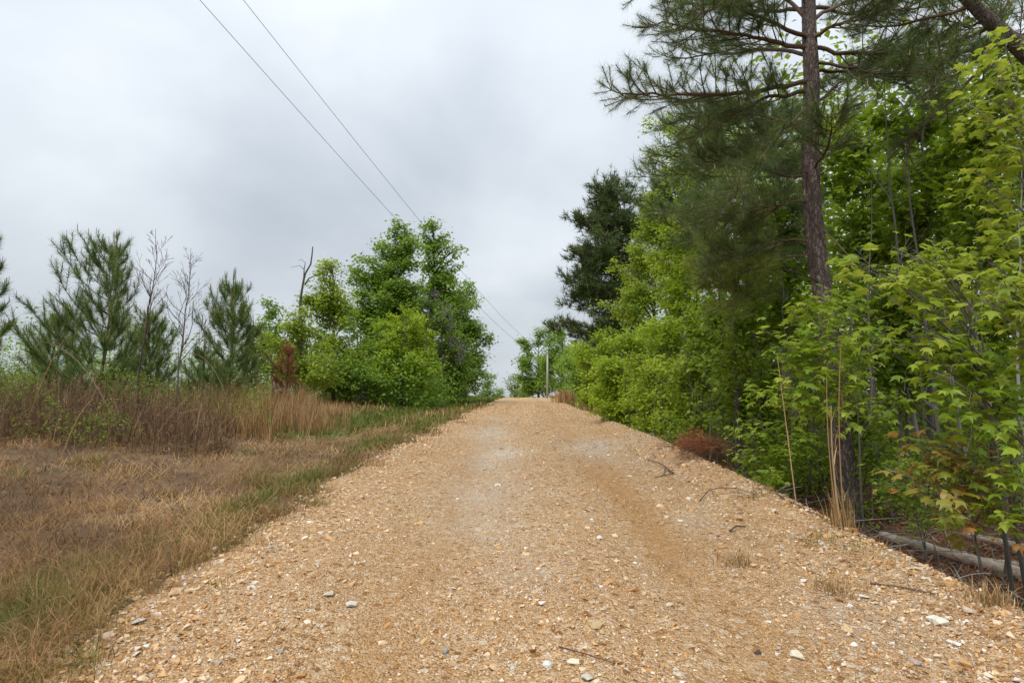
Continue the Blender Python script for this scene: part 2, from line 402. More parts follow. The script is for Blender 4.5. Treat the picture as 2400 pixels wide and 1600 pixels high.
def road_mat():
    m, t = new_mat('gravel_road_surface'); N = NT(t)
    pos = N.pos()
    def vor(scale):
        v = N.n('ShaderNodeTexVoronoi'); v.inputs['Scale'].default_value = scale; v.inputs['Randomness'].default_value = 1
        N.l(pos, v.inputs[0]); s = N.n('ShaderNodeSeparateColor'); N.l(v.outputs['Color'], s.inputs[0])
        return v.outputs['Distance'], s.outputs[0], s.outputs[1]
    d1, r1, g1 = vor(70); d2, r2, g2 = vor(150); d3, r3, g3 = vor(28)
    st = [(0, (0.280, 0.133, 0.048)), (.25, (0.516, 0.287, 0.117)), (.5, (0.688, 0.431, 0.214)), (.75, (0.816, 0.595, 0.362)), (1, (0.900, 0.811, 0.660))]  # base tones under the pebbles, darkened to paint in shade between stones
    c1 = N.ramp(r1, st); c2 = N.ramp(r2, st); c3 = N.ramp(r3, st)
    c = N.mix(.5, c1, c2)
    c = N.mix(N.m('GREATER_THAN', g3, .72), c, c3)
    dirt = N.ramp(N.noise(1.3, 5, .62), [(.36, (0, 0, 0)), (.62, (1, 1, 1))])
    fine = N.ramp(N.noise(120, 3, .7), [(.3, (0.402, 0.193, 0.059)), (.7, (0.692, 0.401, 0.160))])  # orange dirt fines, deepened too as painted shade in the gaps
    dm = N.m('MAXIMUM', N.m('MULTIPLY', dirt, .55), N.attr('rnd'), True)
    c = N.mix(N.m('MULTIPLY', dm, .68), c, fine)
    pal = N.m('MULTIPLY', N.attr('tone'), N.ramp(N.noise(9, 5, .7), [(.3, (.15, .15, .15)), (.6, (1, 1, 1))]), True)
    c = N.mix(pal, c, N.ramp(r1, [(0, (.60, .50, .37)), (1, (.84, .79, .70))]))
    big = N.noise(.5, 4, .55)
    c = N.mix(.38, c, N.ramp(big, [(.3, (.72, .60, .44)), (.7, (1, 1, 1))]), 'MULTIPLY')
    p = N.n('ShaderNodeBsdfPrincipled'); p.inputs['Roughness'].default_value = .92
    p.inputs['Specular IOR Level'].default_value = .2
    N.l(c, p.inputs['Base Color'])
    h = N.m('ADD', N.m('MULTIPLY', d1, -.8), N.m('ADD', N.m('MULTIPLY', d3, -.5), N.m('MULTIPLY', d2, -.25)))
    b = N.n('ShaderNodeBump'); b.inputs['Strength'].default_value = 1; b.inputs['Distance'].default_value = .03
    N.l(h, b.inputs['Height']); N.l(b.outputs[0], p.inputs['Normal'])
    o = N.n('ShaderNodeOutputMaterial'); N.l(p.outputs[0], o.inputs[0]); return m
M['road'] = road_mat()
def soil_mat():
    m, t = new_mat('soil_and_litter'); N = NT(t)
    g = N.attr('tone'); fr = N.attr('rnd')
    fine = N.noise(45, 5, .7); med = N.noise(5, 5, .65)
    f = N.m('ADD', N.m('MULTIPLY', fine, .55), N.m('MULTIPLY', med, .45))
    dry = N.ramp(f, [(.3, (.09, .052, .030)), (.45, (.18, .11, .06)), (.6, (.31, .20, .11)), (.72, (.42, .30, .18))])
    grn = N.ramp(f, [(.3, (.04, .06, .012)), (.5, (.09, .12, .025)), (.7, (.17, .19, .05))])
    straw = N.ramp(f, [(.3, (.035, .018, .012)), (.5, (.085, .042, .025)), (.7, (.17, .09, .05))])
    dry = N.mix(N.ramp(N.noise(1.1, 4, .6), [(.42, (0, 0, 0)), (.6, (.8, .8, .8))]), dry, N.ramp(f, [(.3, (.05, .032, .024)), (.7, (.20, .14, .10))]))
    c = N.mix(g, dry, grn); c = N.mix(fr, c, straw)
    p = N.n('ShaderNodeBsdfPrincipled'); p.inputs['Roughness'].default_value = .95
    p.inputs['Specular IOR Level'].default_value = .15
    N.l(c, p.inputs['Base Color'])
    b = N.n('ShaderNodeBump'); b.inputs['Strength'].default_value = 1; b.inputs['Distance'].default_value = .03
    N.l(f, b.inputs['Height']); N.l(b.outputs[0], p.inputs['Normal'])
    o = N.n('ShaderNodeOutputMaterial'); N.l(p.outputs[0], o.inputs[0]); return m
M['soil'] = soil_mat()
def grass_mat():
    m, t = new_mat('grass_blades'); N = NT(t)
    r = N.attr('rnd'); tn = N.attr('tone')
    grn = N.ramp(r, [(.0, (.07, .10, .012)), (.5, (.13, .18, .022)), (1, (.24, .28, .05))])
    dry = N.ramp(r, [(.0, (.16, .085, .040)), (.35, (.36, .195, .08)), (.7, (.58, .35, .155)), (1, (.74, .53, .30))])
    c = N.mix(tn, grn, dry)
    p = N.n('ShaderNodeBsdfPrincipled'); p.inputs['Roughness'].default_value = .6
    p.inputs['Specular IOR Level'].default_value = .25
    N.l(c, p.inputs['Base Color'])
    tr = N.n('ShaderNodeBsdfTranslucent'); N.l(c, tr.inputs[0])
    mx = N.n('ShaderNodeMixShader'); mx.inputs[0].default_value = .25
    N.l(p.outputs[0], mx.inputs[1]); N.l(tr.outputs[0], mx.inputs[2])
    o = N.n('ShaderNodeOutputMaterial'); N.l(mx.outputs[0], o.inputs[0]); return m
M['grass'] = grass_mat()
M['weed'] = simple_mat('weed_stem', [(0.1, (.075, .042, .022)), (.45, (.15, .088, .048)), (.72, (.27, .17, .09)), (1, (.46, .33, .20))], scale=3)
M['deadleaf'] = simple_mat('dead_leaf', [(0.1, (.09, .05, .032)), (.5, (.19, .12, .08)), (.8, (.30, .22, .17)), (1, (.40, .33, .28))], rough=.7)

# ------------------------------------------------------------------ tags
def tag(o, label=None, cat=None, group=None, kind=None):
    if label: o['label'] = label
    if cat: o['category'] = cat
    if group: o['group'] = group
    if kind: o['kind'] = kind
    return o
def thing(name, loc, label, cat, group=None):
    o = bpy.data.objects.new(name, None); o.location = loc; o.empty_display_size = .2
    col.objects.link(o); return tag(o, label, cat, group)

# ------------------------------------------------------------------ ground
def grid_axis(lo, hi, near, fine, growth):
    v = [near]; s = fine
    while v[-1] < hi: v.append(v[-1] + s); s *= growth
    a = [near]; s = fine
    while a[-1] > lo: a.append(a[-1] - s); s *= growth
    return np.array(a[::-1][:-1] + v)
gx = np.concatenate([grid_axis(-1500, -3, -3, .08, 1.08)[:-1], np.arange(-3, 3.9, .13), grid_axis(3.9, 1500, 3.9, .08, 1.07)])
gx = np.unique(np.round(gx, 4))
gy = np.concatenate([-np.array([60, 40, 25, 15, 10, 6, 3, 1.5, .5]), np.arange(0, 1.6, .2)]); y = 1.6; gyl = []
while y < 1590: gyl.append(y); y += max(.07, y * .025)
gy = np.concatenate([gy, gyl])
X, Y = np.meshgrid(gx, gy)
def green_mask(x, y):
    u = UU(x, y)
    a = np.exp(-((u + 3.15) / .5) ** 2) * (.1 + .8 * vnoise(x * .9, y * .8, 62))
    b = np.exp(-((u + 5.3) / 1.2) ** 2) * sstep(11, 14, y) * 1.2
    c = sstep(26, 45, y) * .8
    d = (u < -9) * sstep(9, 12, y) * .7 * (u < -11.5)
    n = fbm(x * 1.5, y * 1.1, 61, 5) * 2.6
    return np.clip(a + b + c + d + n * .6 - .08, 0, 1) * (u < 0) + (u > 0) * np.clip(.55 + n, 0, 1) * sstep(24, 32, y)
Z = terrain(X, Y)
inside = sstep(-.02, .14, X - edge_l(Y)) * sstep(-.02, .14, edge_r(Y) - X)
Z = Z - 0.09 * inside
nx, ny = len(gx), len(gy)
ii = (np.arange(ny - 1)[:, None] * nx + np.arange(nx - 1)[None]).ravel()
Fq = np.stack([ii, ii + 1, ii + nx + 1, ii + nx], -1)
Ft = np.concatenate([Fq[:, [0, 1, 2]], Fq[:, [0, 2, 3]]])
a = Acc()
uu = UU(X, Y)
a.add(np.stack([X, Y, Z], -1).reshape(-1, 3), Ft,
      (sstep(2.6, 3.1, uu) * (1 - sstep(26, 34, Y)) * np.clip(.75 + fbm(X * 2, Y * 2, 71, 3), 0, 1)).ravel(), green_mask(X, Y).ravel())
g = a.build('ground', M['soil'], smooth=True); g['kind'] = 'structure'

# road sheet
ry = []; y = -12.0
while y < 150: ry.append(y); y += .06 if 0 < y < 8 else max(.08, abs(y) * .011)
ry = np.array(ry); ru = np.linspace(-1, 1, 110)
RU, RY = np.meshgrid(ru, ry)
el, er = edge_l(RY) - .12, edge_r(RY) + .12
RX = (el + er) / 2 + RU * (er - el) / 2
RZ = road_z(RX, RY)
dedge = np.minimum(RX - el, er - RX)
RZ = RZ - .07 * (1 - sstep(0, .16, dedge))
u = UU(RX, RY)
dirt = .75 * np.exp(-((u + .98) / .28) ** 2) + .75 * np.exp(-((u - .95) / .30) ** 2)
dirt = np.clip(dirt * (-.1 + 2.1 * vnoise(RX * 1.8 + .4 * np.sin(RY * .8), RY * .55, 81)) + .9 * np.clip(fbm(RX * 3.2, RY * .45, 84, 3) * 2 - .25, 0, 1), 0, 1)
pale = np.zeros_like(RX)
for px, py, rx_, ry_, s in ((1160, 1010, .45, 2.4, 1.2), (1165, 1070, .40, 1.5, 1.0), (1150, 1150, .45, 1.2, .7), (1120, 1230, .4, .8, .5), (1400, 1050, .5, 1.5, .75), (1630, 1215, .25, .3, .6), (1480, 1030, .4, .8, .4),
                            (1230, 1330, .4, .5, .3), (2050, 1450, .4, .4, .4), (1180, 985, .5, 1.6, .5)):
    h = hit(px, py, road_z)
    pale = np.maximum(pale, s * np.exp(-((RX - h[0]) / rx_) ** 2 - ((RY - h[1]) / ry_) ** 2) * (.5 + 1.0 * vnoise(RX * 2.2, RY * 1.2, 83)))
# wash-out step
h = hit(1215, 992, road_z)
wl = (RY - h[1]) + .9 * (RX - h[0]) + .3 * fbm(RX * 3, RY * 3, 3, 3)
RZ = RZ - .07 * np.exp(-(np.minimum(np.maximum(-wl, 0), 9) / 1.4) ** 2) * (wl < 0) * np.exp(-((RX - h[0]) / .55) ** 2)
nx, ny = RX.shape[1], RX.shape[0]
ii = (np.arange(ny - 1)[:, None] * nx + np.arange(nx - 1)[None]).ravel()
Fq = np.stack([ii, ii + 1, ii + nx + 1, ii + nx], -1)
Ft = np.concatenate([Fq[:, [0, 1, 2]], Fq[:, [0, 2, 3]]])
a = Acc(); a.add(np.stack([RX, RY, RZ], -1).reshape(-1, 3), Ft, dirt.ravel(), pale.ravel())
road = a.build('gravel_road', M['road'], smooth=True); road['kind'] = 'structure'

# ------------------------------------------------------------------ pebbles and stones
import bmesh
def rock_template(npts, seed, flat=.55):
    r = np.random.default_rng(seed)
    bm = bmesh.new()
    P = norm(r.normal(size=(npts, 3))) * (.8 + .35 * r.random((npts, 1)))
    P *= np.array([1, .55 + .35 * r.random(), flat * (.75 + .5 * r.random())])
    for p in P: bm.verts.new(p)
    bmesh.ops.convex_hull(bm, input=bm.verts)
    dead = [v for v in bm.verts if not v.link_faces]
    bmesh.ops.delete(bm, geom=dead, context='VERTS')
    bmesh.ops.triangulate(bm, faces=bm.faces)
    bm.verts.index_update()
    V = np.array([v.co[:] for v in bm.verts]); Fc = np.array([[v.index for v in f.verts] for f in bm.faces])
    bm.free(); return V * .5, Fc
small_t = [rock_template(6 + i % 2, 100 + i, .55) for i in range(8)]
big_t = [rock_template(16, 200 + i, .5) for i in range(10)]
NP = 108000
uy = rng.random(NP)
y0, y1, pw = 1.5, 34.0, 0.62
py_ = (y0 ** -pw + uy * (y1 ** -pw - y0 ** -pw)) ** (-1 / pw)
pu = rng.random(NP)
pxx = edge_l(py_) - .10 + pu * (edge_r(py_) + .22 - edge_l(py_))
spill = rng.random(NP); pxx = np.where(spill < .045, edge_l(py_) - .05 - .45 * rng.random(NP) ** 2, np.where(spill > .96, edge_r(py_) + .1 + .4 * rng.random(NP) ** 2, pxx))
keep = np.abs(pxx / np.maximum(py_, .1)) < .95
u = UU(pxx, py_)
dens = .62 + .9 * fbm(pxx * 1.3, py_ * .8, 91, 4) * 1.6 + .35 * np.exp(-((u + .05) / .45) ** 2) + .45 * np.exp(-((u - 2.3) / .45) ** 2) + .5 * np.exp(-((u + 2.1) / .45) ** 2)
dens -= .35 * np.exp(-((u + 1.0) / .28) ** 2) + .38 * np.exp(-((u - .95) / .3) ** 2)
keep &= rng.random(NP) < np.clip(dens, .12, 1)
pxx, py_, u = pxx[keep], py_[keep], u[keep]
n = len(pxx)
size = .0145 * np.exp(rng.normal(0, .50, n)) * (1 + .50 * np.clip(np.abs(u) - 1.5, 0, 1.0)) * (1 - .3 * np.exp(-((u + 1.0) / .3) ** 2) - .3 * np.exp(-((u - .95) / .3) ** 2))
size = np.maximum(size, .0021 * py_)
size = np.minimum(size, .07)
pz = road_z(pxx, py_)
ed = np.minimum(pxx - edge_l(py_) + .12, edge_r(py_) + .12 - pxx)
pz = np.maximum(pz - .07 * (1 - sstep(0, .16, ed)), terrain(pxx, py_) - .09 * sstep(-.02, .14, pxx - edge_l(py_)) * sstep(-.02, .14, edge_r(py_) - pxx))
order = rng.permutation(n)
a = Acc(); ti = rng.integers(0, len(small_t), n)
ang = rng.random(n) * 2 * np.pi
tilt = rng.normal(0, .3, (n, 2))
Nn = norm(np.stack([tilt[:, 0], tilt[:, 1], np.ones(n)], -1))
Rm = frames(Nn, np.stack([np.cos(ang), np.sin(ang), np.zeros(n)], -1))
for k in range(len(small_t)):
    s = ti == k
    P = np.stack([pxx[s], py_[s], pz[s] + size[s] * .09], -1)
    scatter(a, small_t[k][0], small_t[k][1], P, Rm[s], size[s] * (.8 + .5 * rng.random(s.sum())))
gv = a.build('gravel', M['pebble'])
tag(gv, 'small cream, tan and orange gravel loose all over the dirt road', 'gravel', kind='stuff')

# 300 larger stones set in the road: parts of the road
bmeshes = []
for k, (V, Fc) in enumerate(big_t):
    me = make_mesh('stone', V, Fc); me.materials.append(M['pebble_o']); bmeshes.append(me)
def put_stone(me, p, s, rz, tilt=.2, parent=None, name='stone', sink=.12, flat=1.0):
    o = bpy.data.objects.new(name, me)
    n = norm(np.array([[rng.normal() * tilt, rng.normal() * tilt, 1.0]]))
    R = frames(n, np.array([[math.cos(rz), math.sin(rz), 0.]]))[0]
    m = Matrix([[R[i][0] * s, R[i][1] * s, R[i][2] * s * flat, p[i]] for i in range(3)] + [[0, 0, 0, 1]])
    m[2][3] += s * sink
    o.matrix_local = m
    if parent: o.parent = parent
    col.objects.link(o); return o
cnt = 0
while cnt < 300:
    D = 1.9 * math.exp(rng.random() * math.log(11 / 1.9))
    x = edge_l(D) + rng.random() * (edge_r(D) - edge_l(D))
    if abs(x / D) > .86: continue
    uu_ = float(UU(x, D))
    if rng.random() > .35 + .65 * min(1, abs(uu_) / 2.4): continue
    s = min(.11, .037 * math.exp(rng.normal() * .30) * (.7 + .13 * D))
    put_stone(bmeshes[rng.integers(10)], (x, D, float(road_z(x, D))), s, rng.random() * 6.28, parent=road, sink=.03)
    cnt += 1

# ------------------------------------------------------------------ plant templates
def maple_template(seed=0, droop=.25):
    r = np.random.default_rng(seed)
    half = [(.10, -.07), (.36, -.02), (.50, .20), (.27, .27), (.60, .58), (.30, .55), (.17, .66)]
    pts = [(0, 0)] + half + [(0, 1.02)] + [(-x, y) for x, y in half[::-1]]
    pts = [(x + r.normal() * .02, y + r.normal() * .02) for x, y in pts]
    V = [(0, .36, .0)] + [(x, y, 0) for x, y in pts]
    V = np.array(V); V[:, 2] = -droop * (V[:, 1] - .2) ** 2 * .9 - droop * 1.1 * V[:, 0] ** 2 + .05 * np.abs(V[:, 0])
    n = len(pts)
    return V, np.array([[0, 1 + i, 1 + (i + 1) % n] for i in range(n)])
maple_t = [maple_template(i, .2 + .25 * i) for i in range(4)]
maple_s = (np.array([(0, 0, 0), (.42, .12, -.08), (.5, .55, -.10), (.0, .34, .03), (0, 1.0, -.14), (-.5, .55, -.10), (-.42, .12, -.08)]),
           np.array([(0, 1, 3), (1, 2, 3), (2, 4, 3), (4, 5, 3), (5, 6, 3), (6, 0, 3)]))
oval_t = (np.array([(0, 0, 0), (.38, .45, .05), (0, 1, -.12), (-.38, .45, .05)]), np.array([(0, 1, 2), (0, 2, 3)]))
def tuft_template(n, L, spread, width, seed=0, back=.35):
    r = np.random.default_rng(seed)
    a = r.random(n) * 2 * np.pi; th = np.radians(spread[0] + r.random(n) * (spread[1] - spread[0]))
    b = -r.random(n) * back
    d = np.stack([np.sin(th) * np.cos(a), np.sin(th) * np.sin(a), np.cos(th)], -1)
    base = np.stack([np.zeros(n), np.zeros(n), b], -1)
    side = norm(np.cross(d, r.normal(size=(n, 3))))
    ln = L * (.75 + .5 * r.random(n))[:, None]
    tip = base + d * ln; tip[:, 2] -= .08 * ln[:, 0] * np.sin(th)
    V = np.stack([base - side * width, base + side * width, tip], 1).reshape(-1, 3)
    return V, np.arange(n * 3).reshape(-1, 3)
tuft_near = tuft_template(48, 1.0, (12, 75), .0085, 1, 1.0)
tuft_mid = tuft_template(19, 1.0, (10, 80), .021, 2, .8)
tuft_far = tuft_template(12, 1.0, (5, 90), .055, 3, .6)

def make_leaf_meshes(key, mk):
    out = []
    for i, (V, Fc) in enumerate(maple_t):
        me = make_mesh('leaf', V, Fc); me.materials.append(M[mk]); out.append(me)
    return out
LM = {k: make_leaf_meshes(k, k) for k in ('bright_o', 'yellow_o', 'red_o', 'mid_o')}

def leaf_frames(n, outward, up=1.0, rand=.75):
    Nn = norm(np.array([0, 0, up]) + rvec(n) * rand + outward * .15)
    fw = norm(outward * .6 + rvec(n) * .8 + np.array([0, 0, -.25]))
    fw = norm(fw - (fw * Nn).sum(-1, keepdims=True) * Nn)
    X = np.cross(fw, Nn)
    return np.stack([X, fw, Nn], -1)

LEAFK = 7.0
def lobe(px, py, D, rx, ry, k=1.0, dd=None):
    rx *= 1.2; ry *= 1.18; c = W(px, py, D); r = np.array([rx * D / F, (rx + ry) * .5 * D / F if dd is None else dd, ry * D / F])
    return c, r, k

def plant(name, label, cat, base, top, r0, lobes, leafmat='mid', leaf='oval', size=.08, dens=1.0, nb=7, ntw=6, group=None,
          objs=None, wood='wood_grey', bend=.25, split=False, rot=.75, trunks=1, min_z=None, leafkind='stuff', part='foliage', tw=.004, stem_n=9):
    """a plant: a trunk from base to top, branches into each lobe, twigs and leaves. dens = leaf cover of the lobe"""
    base = np.asarray(base, float); top = np.asarray(top, float); top = base + (top - base) * .93
    root = thing(name, base, label, cat, group)
    ta = Acc()
    H = top[2] - base[2]
    trunkP = None
    for k in range(trunks):
        b = base + (0 if k == 0 else 1) * np.array([rng.normal() * .25, rng.normal() * .25, 0])
        t = top + (0 if k == 0 else 1) * np.array([rng.normal() * .12 * H, rng.normal() * .12 * H, -rng.random() * .25 * H])
        if k: b[2] = float(terrain(b[0], b[1]))
        s = np.linspace(0, 1, stem_n)
        P = b + (t - b) * s[:, None]
        wob = np.cumsum(rng.normal(size=(stem_n, 3)) * np.array([1, 1, .2]), 0) * bend * H * .012
        wob -= wob[0]; wob *= np.sin(np.pi * s)[:, None] ** .5
        P = P + wob
        P[0, 2] -= .15
        R = r0 * (1 - .8 * s ** 1.1) * (1 if k == 0 else .6); R[0] *= 1.25
        tubes(ta, P, R, 8 if r0 > .03 else 6, jit=.06)
        if k == 0: trunkP = P
    ta.build('trunk', M[wood], root, base, True)
    ba = Acc(); la = Acc()
    LP = []; LO = []
    for c, r, kd in lobes:
        m = max(2, int(nb * kd))
        d = rvec(m); e = c + d * r * (.4 + .5 * rng.random((m, 1)) ** .6)
        hd = np.linalg.norm(e[:, :2] - trunkP[-1, :2], axis=1)
        zs = np.clip(e[:, 2] - hd * .55 - .1 * H * rng.random(m), base[2] + .06 * H, top[2])
        s0 = np.stack([np.interp(zs, trunkP[:, 2], trunkP[:, i]) for i in range(3)], -1)
        mid = s0 * .45 + e * .55 + np.stack([rng.normal(size=m) * .08, rng.normal(size=m) * .08, .10 + rng.random(m) * .15], -1) * np.linalg.norm(e - s0, axis=1)[:, None]
        B = bez(s0, mid, e, 7)
        rb = np.clip(r0 * .42, .004, .06) * np.linspace(1, .25, 7)[None] * (.6 + .6 * rng.random((m, 1)))
        # twigs
        T0 = []; T2 = []
        bi = np.repeat(np.arange(m), ntw); q = .35 + .65 * rng.random(m * ntw)
        seg = q * 6; i0 = np.minimum(seg.astype(int), 5); fr = (seg - i0)[:, None]
        t0 = B[bi, i0] * (1 - fr) + B[bi, i0 + 1] * fr
        bd = norm(B[bi, 6] - B[bi, 3])
        td = norm(bd * .6 + rvec(m * ntw) * .85 + norm(t0 - c) * .4)
        L = (r.mean() * (.25 + .35 * rng.random(m * ntw)))[:, None]
        t2 = t0 + td * L
        lim = terrain(t2[:, 0], t2[:, 1]) + .06
        t2[:, 2] = np.maximum(t2[:, 2], lim)
        t1 = (t0 + t2) / 2 + rvec(m * ntw) * L * .1
        TW = bez(t0, t1, t2, 4)
        trr = tw * np.linspace(1, .4, 4)[None] * np.ones((m * ntw, 1))
        if split:
            for k in range(m):
                a1 = Acc(); tubes(a1, B[k], rb[k], 6); sel = bi == k
                tubes(a1, TW[sel], trr[sel], 4)
                a1.build('branch', M[wood], root, base, True)
        else:
            tubes(ba, B, rb, 5); tubes(ba, TW, trr, 3)
        area = np.pi * max(r[0], r[1]) * r[2]
        nl = int(dens * LEAFK * area / (.55 * size * size))
        ti = rng.integers(0, m * ntw, nl); q = rng.random(nl) ** .7
        tt = q[:, None]
        P = TW[ti, 0] * (1 - tt) ** 2 + 2 * TW[ti, 1] * tt * (1 - tt) + TW[ti, 3] * tt ** 2
        P = P + rng.normal(size=(nl, 3)) * size * np.array([1.1, 1.1, .7])
        ok = P[:, 2] > terrain(P[:, 0], P[:, 1]) + .02
        P = P[ok]; LP.append(P); LO.append(norm(P - c + rvec(len(P)) * .05))
    if not split: ba.build('branches', M[wood], root, base, True)
    P = np.concatenate(LP); O = np.concatenate(LO); n = len(P)
    R = leaf_frames(n, O, 1.0, rot); S = size * (.45 + .8 * rng.random(n) ** .9)
    nobj = 0
    if objs:
        mk, nobj = objs; nobj = min(nobj, n)
        key = S / np.maximum(P[:, 1], .5) * (np.abs(P[:, 0] / P[:, 1]) < .83) * (.6 + .4 * (-O[:, 1] + 1) / 2)
        idx = np.argsort(-key)
        P, O, R, S = P[idx], O[idx], R[idx], S[idx]
        ti = rng.integers(0, 4, nobj)
        for k in range(nobj):
            o = bpy.data.objects.new('leaf', LM[mk][ti[k]])
            Rk, s, p = R[k], S[k], P[k] - base
            o.matrix_local = Matrix([[Rk[i][0] * s, Rk[i][1] * s, Rk[i][2] * s, p[i]] for i in range(3)] + [[0, 0, 0, 1]])
            o.parent = root; col.objects.link(o)
    P, R, S = P[nobj:], R[nobj:], S[nobj:]
    if leaf == 'maple':
        for k in range(4): scatter(la, maple_t[k][0], maple_t[k][1], P[k::4], R[k::4], S[k::4])
    elif leaf == 'maples': scatter(la, maple_s[0], maple_s[1], P, R, S)
    else: scatter(la, oval_t[0], oval_t[1], P, R, S)
    la.build(part, M[leafmat], root, base, False, 'stuff')
    return root

def pine(name, label, base, top, r0, lobes, mat='needle_far', nb=7, ntw=7, tuft=None, tl=.22, wood='wood_pine', bend=.15, tpt=1, group=None, cat='pine tree'):
    base = np.asarray(base, float); top = np.asarray(top, float)
    root = thing(name, base, label, cat, group)
    H = top[2] - base[2]; s = np.linspace(0, 1, 12)
    P = base + (top - base) * s[:, None]
    wob = np.cumsum(rng.normal(size=(12, 3)) * np.array([1, 1, .1]), 0) * bend * H * .012; wob -= wob[0]
    P += wob * np.sin(np.pi * s)[:, None] ** .5; P[0, 2] -= .2
    ta = Acc(); tubes(ta, P, r0 * (1 - .85 * s ** 1.2), 10, jit=.05); ta.build('trunk', M['bark'], root, base, True)
    trunkP = P; ba = Acc(); la = Acc(); tuft = tuft or tuft_far
    for c, r, kd in lobes:
        m = max(2, int(nb * kd)); d = rvec(m); d[:, 2] = np.abs(d[:, 2]) * .7 * np.sign(rng.random(m) - .35)
        e = c + d * r * (.25 + .85 * rng.random((m, 1)))
        hd = np.linalg.norm(e[:, :2] - trunkP[6, :2], axis=1)
        zs = np.clip(e[:, 2] - hd * .25 * rng.random(m), base[2] + .1 * H, top[2])
        s0 = np.stack([np.interp(zs, trunkP[:, 2], trunkP[:, i]) for i in range(3)], -1)
        LL = np.linalg.norm(e - s0, axis=1)[:, None]
        mid = (s0 + e) / 2 + np.array([0, 0, -.10]) * LL + rvec(m) * .08 * LL
        B = bez(s0, mid, e, 8); rb = np.clip(r0 * .28, .008, .05) * np.linspace(1, .2, 8)[None] * np.ones((m, 1))
        tubes(ba, B, rb, 5)
        bi = np.repeat(np.arange(m), ntw); q = .4 + .6 * rng.random(m * ntw)
        seg = q * 7; i0 = np.minimum(seg.astype(int), 6); fr = (seg - i0)[:, None]
        t0 = B[bi, i0] * (1 - fr) + B[bi, i0 + 1] * fr
        bd = norm(B[bi, 7] - B[bi, 4])
        td = norm(bd * .55 + rvec(m * ntw) * .7 + np.array([0, 0, .35]))
        L = (r.mean() * (.2 + .4 * rng.random(m * ntw)))[:, None]
        t2 = t0 + td * L; TW = bez(t0, (t0 + t2) / 2 + np.array([0, 0, -.06]) * L, t2, 4)
        tubes(ba, TW, .008 * np.linspace(1, .5, 4)[None] * np.ones((len(t0), 1)), 3)
        for q in np.linspace(1.0, .25, tpt):
            Pq = t0 * (1 - q) + t2 * q + rng.normal(size=t0.shape) * tl * .2
            scatter(la, tuft[0], tuft[1], Pq, frames(norm(td + rvec(len(td)) * .35 + np.array([0, 0, .3])), rvec(len(td))), tl * (.7 + .5 * rng.random(len(td))))
    ba.build('branches', M[wood], root, base, True)
    la.build('needles', M[mat], root, base, False, 'stuff')
    return root

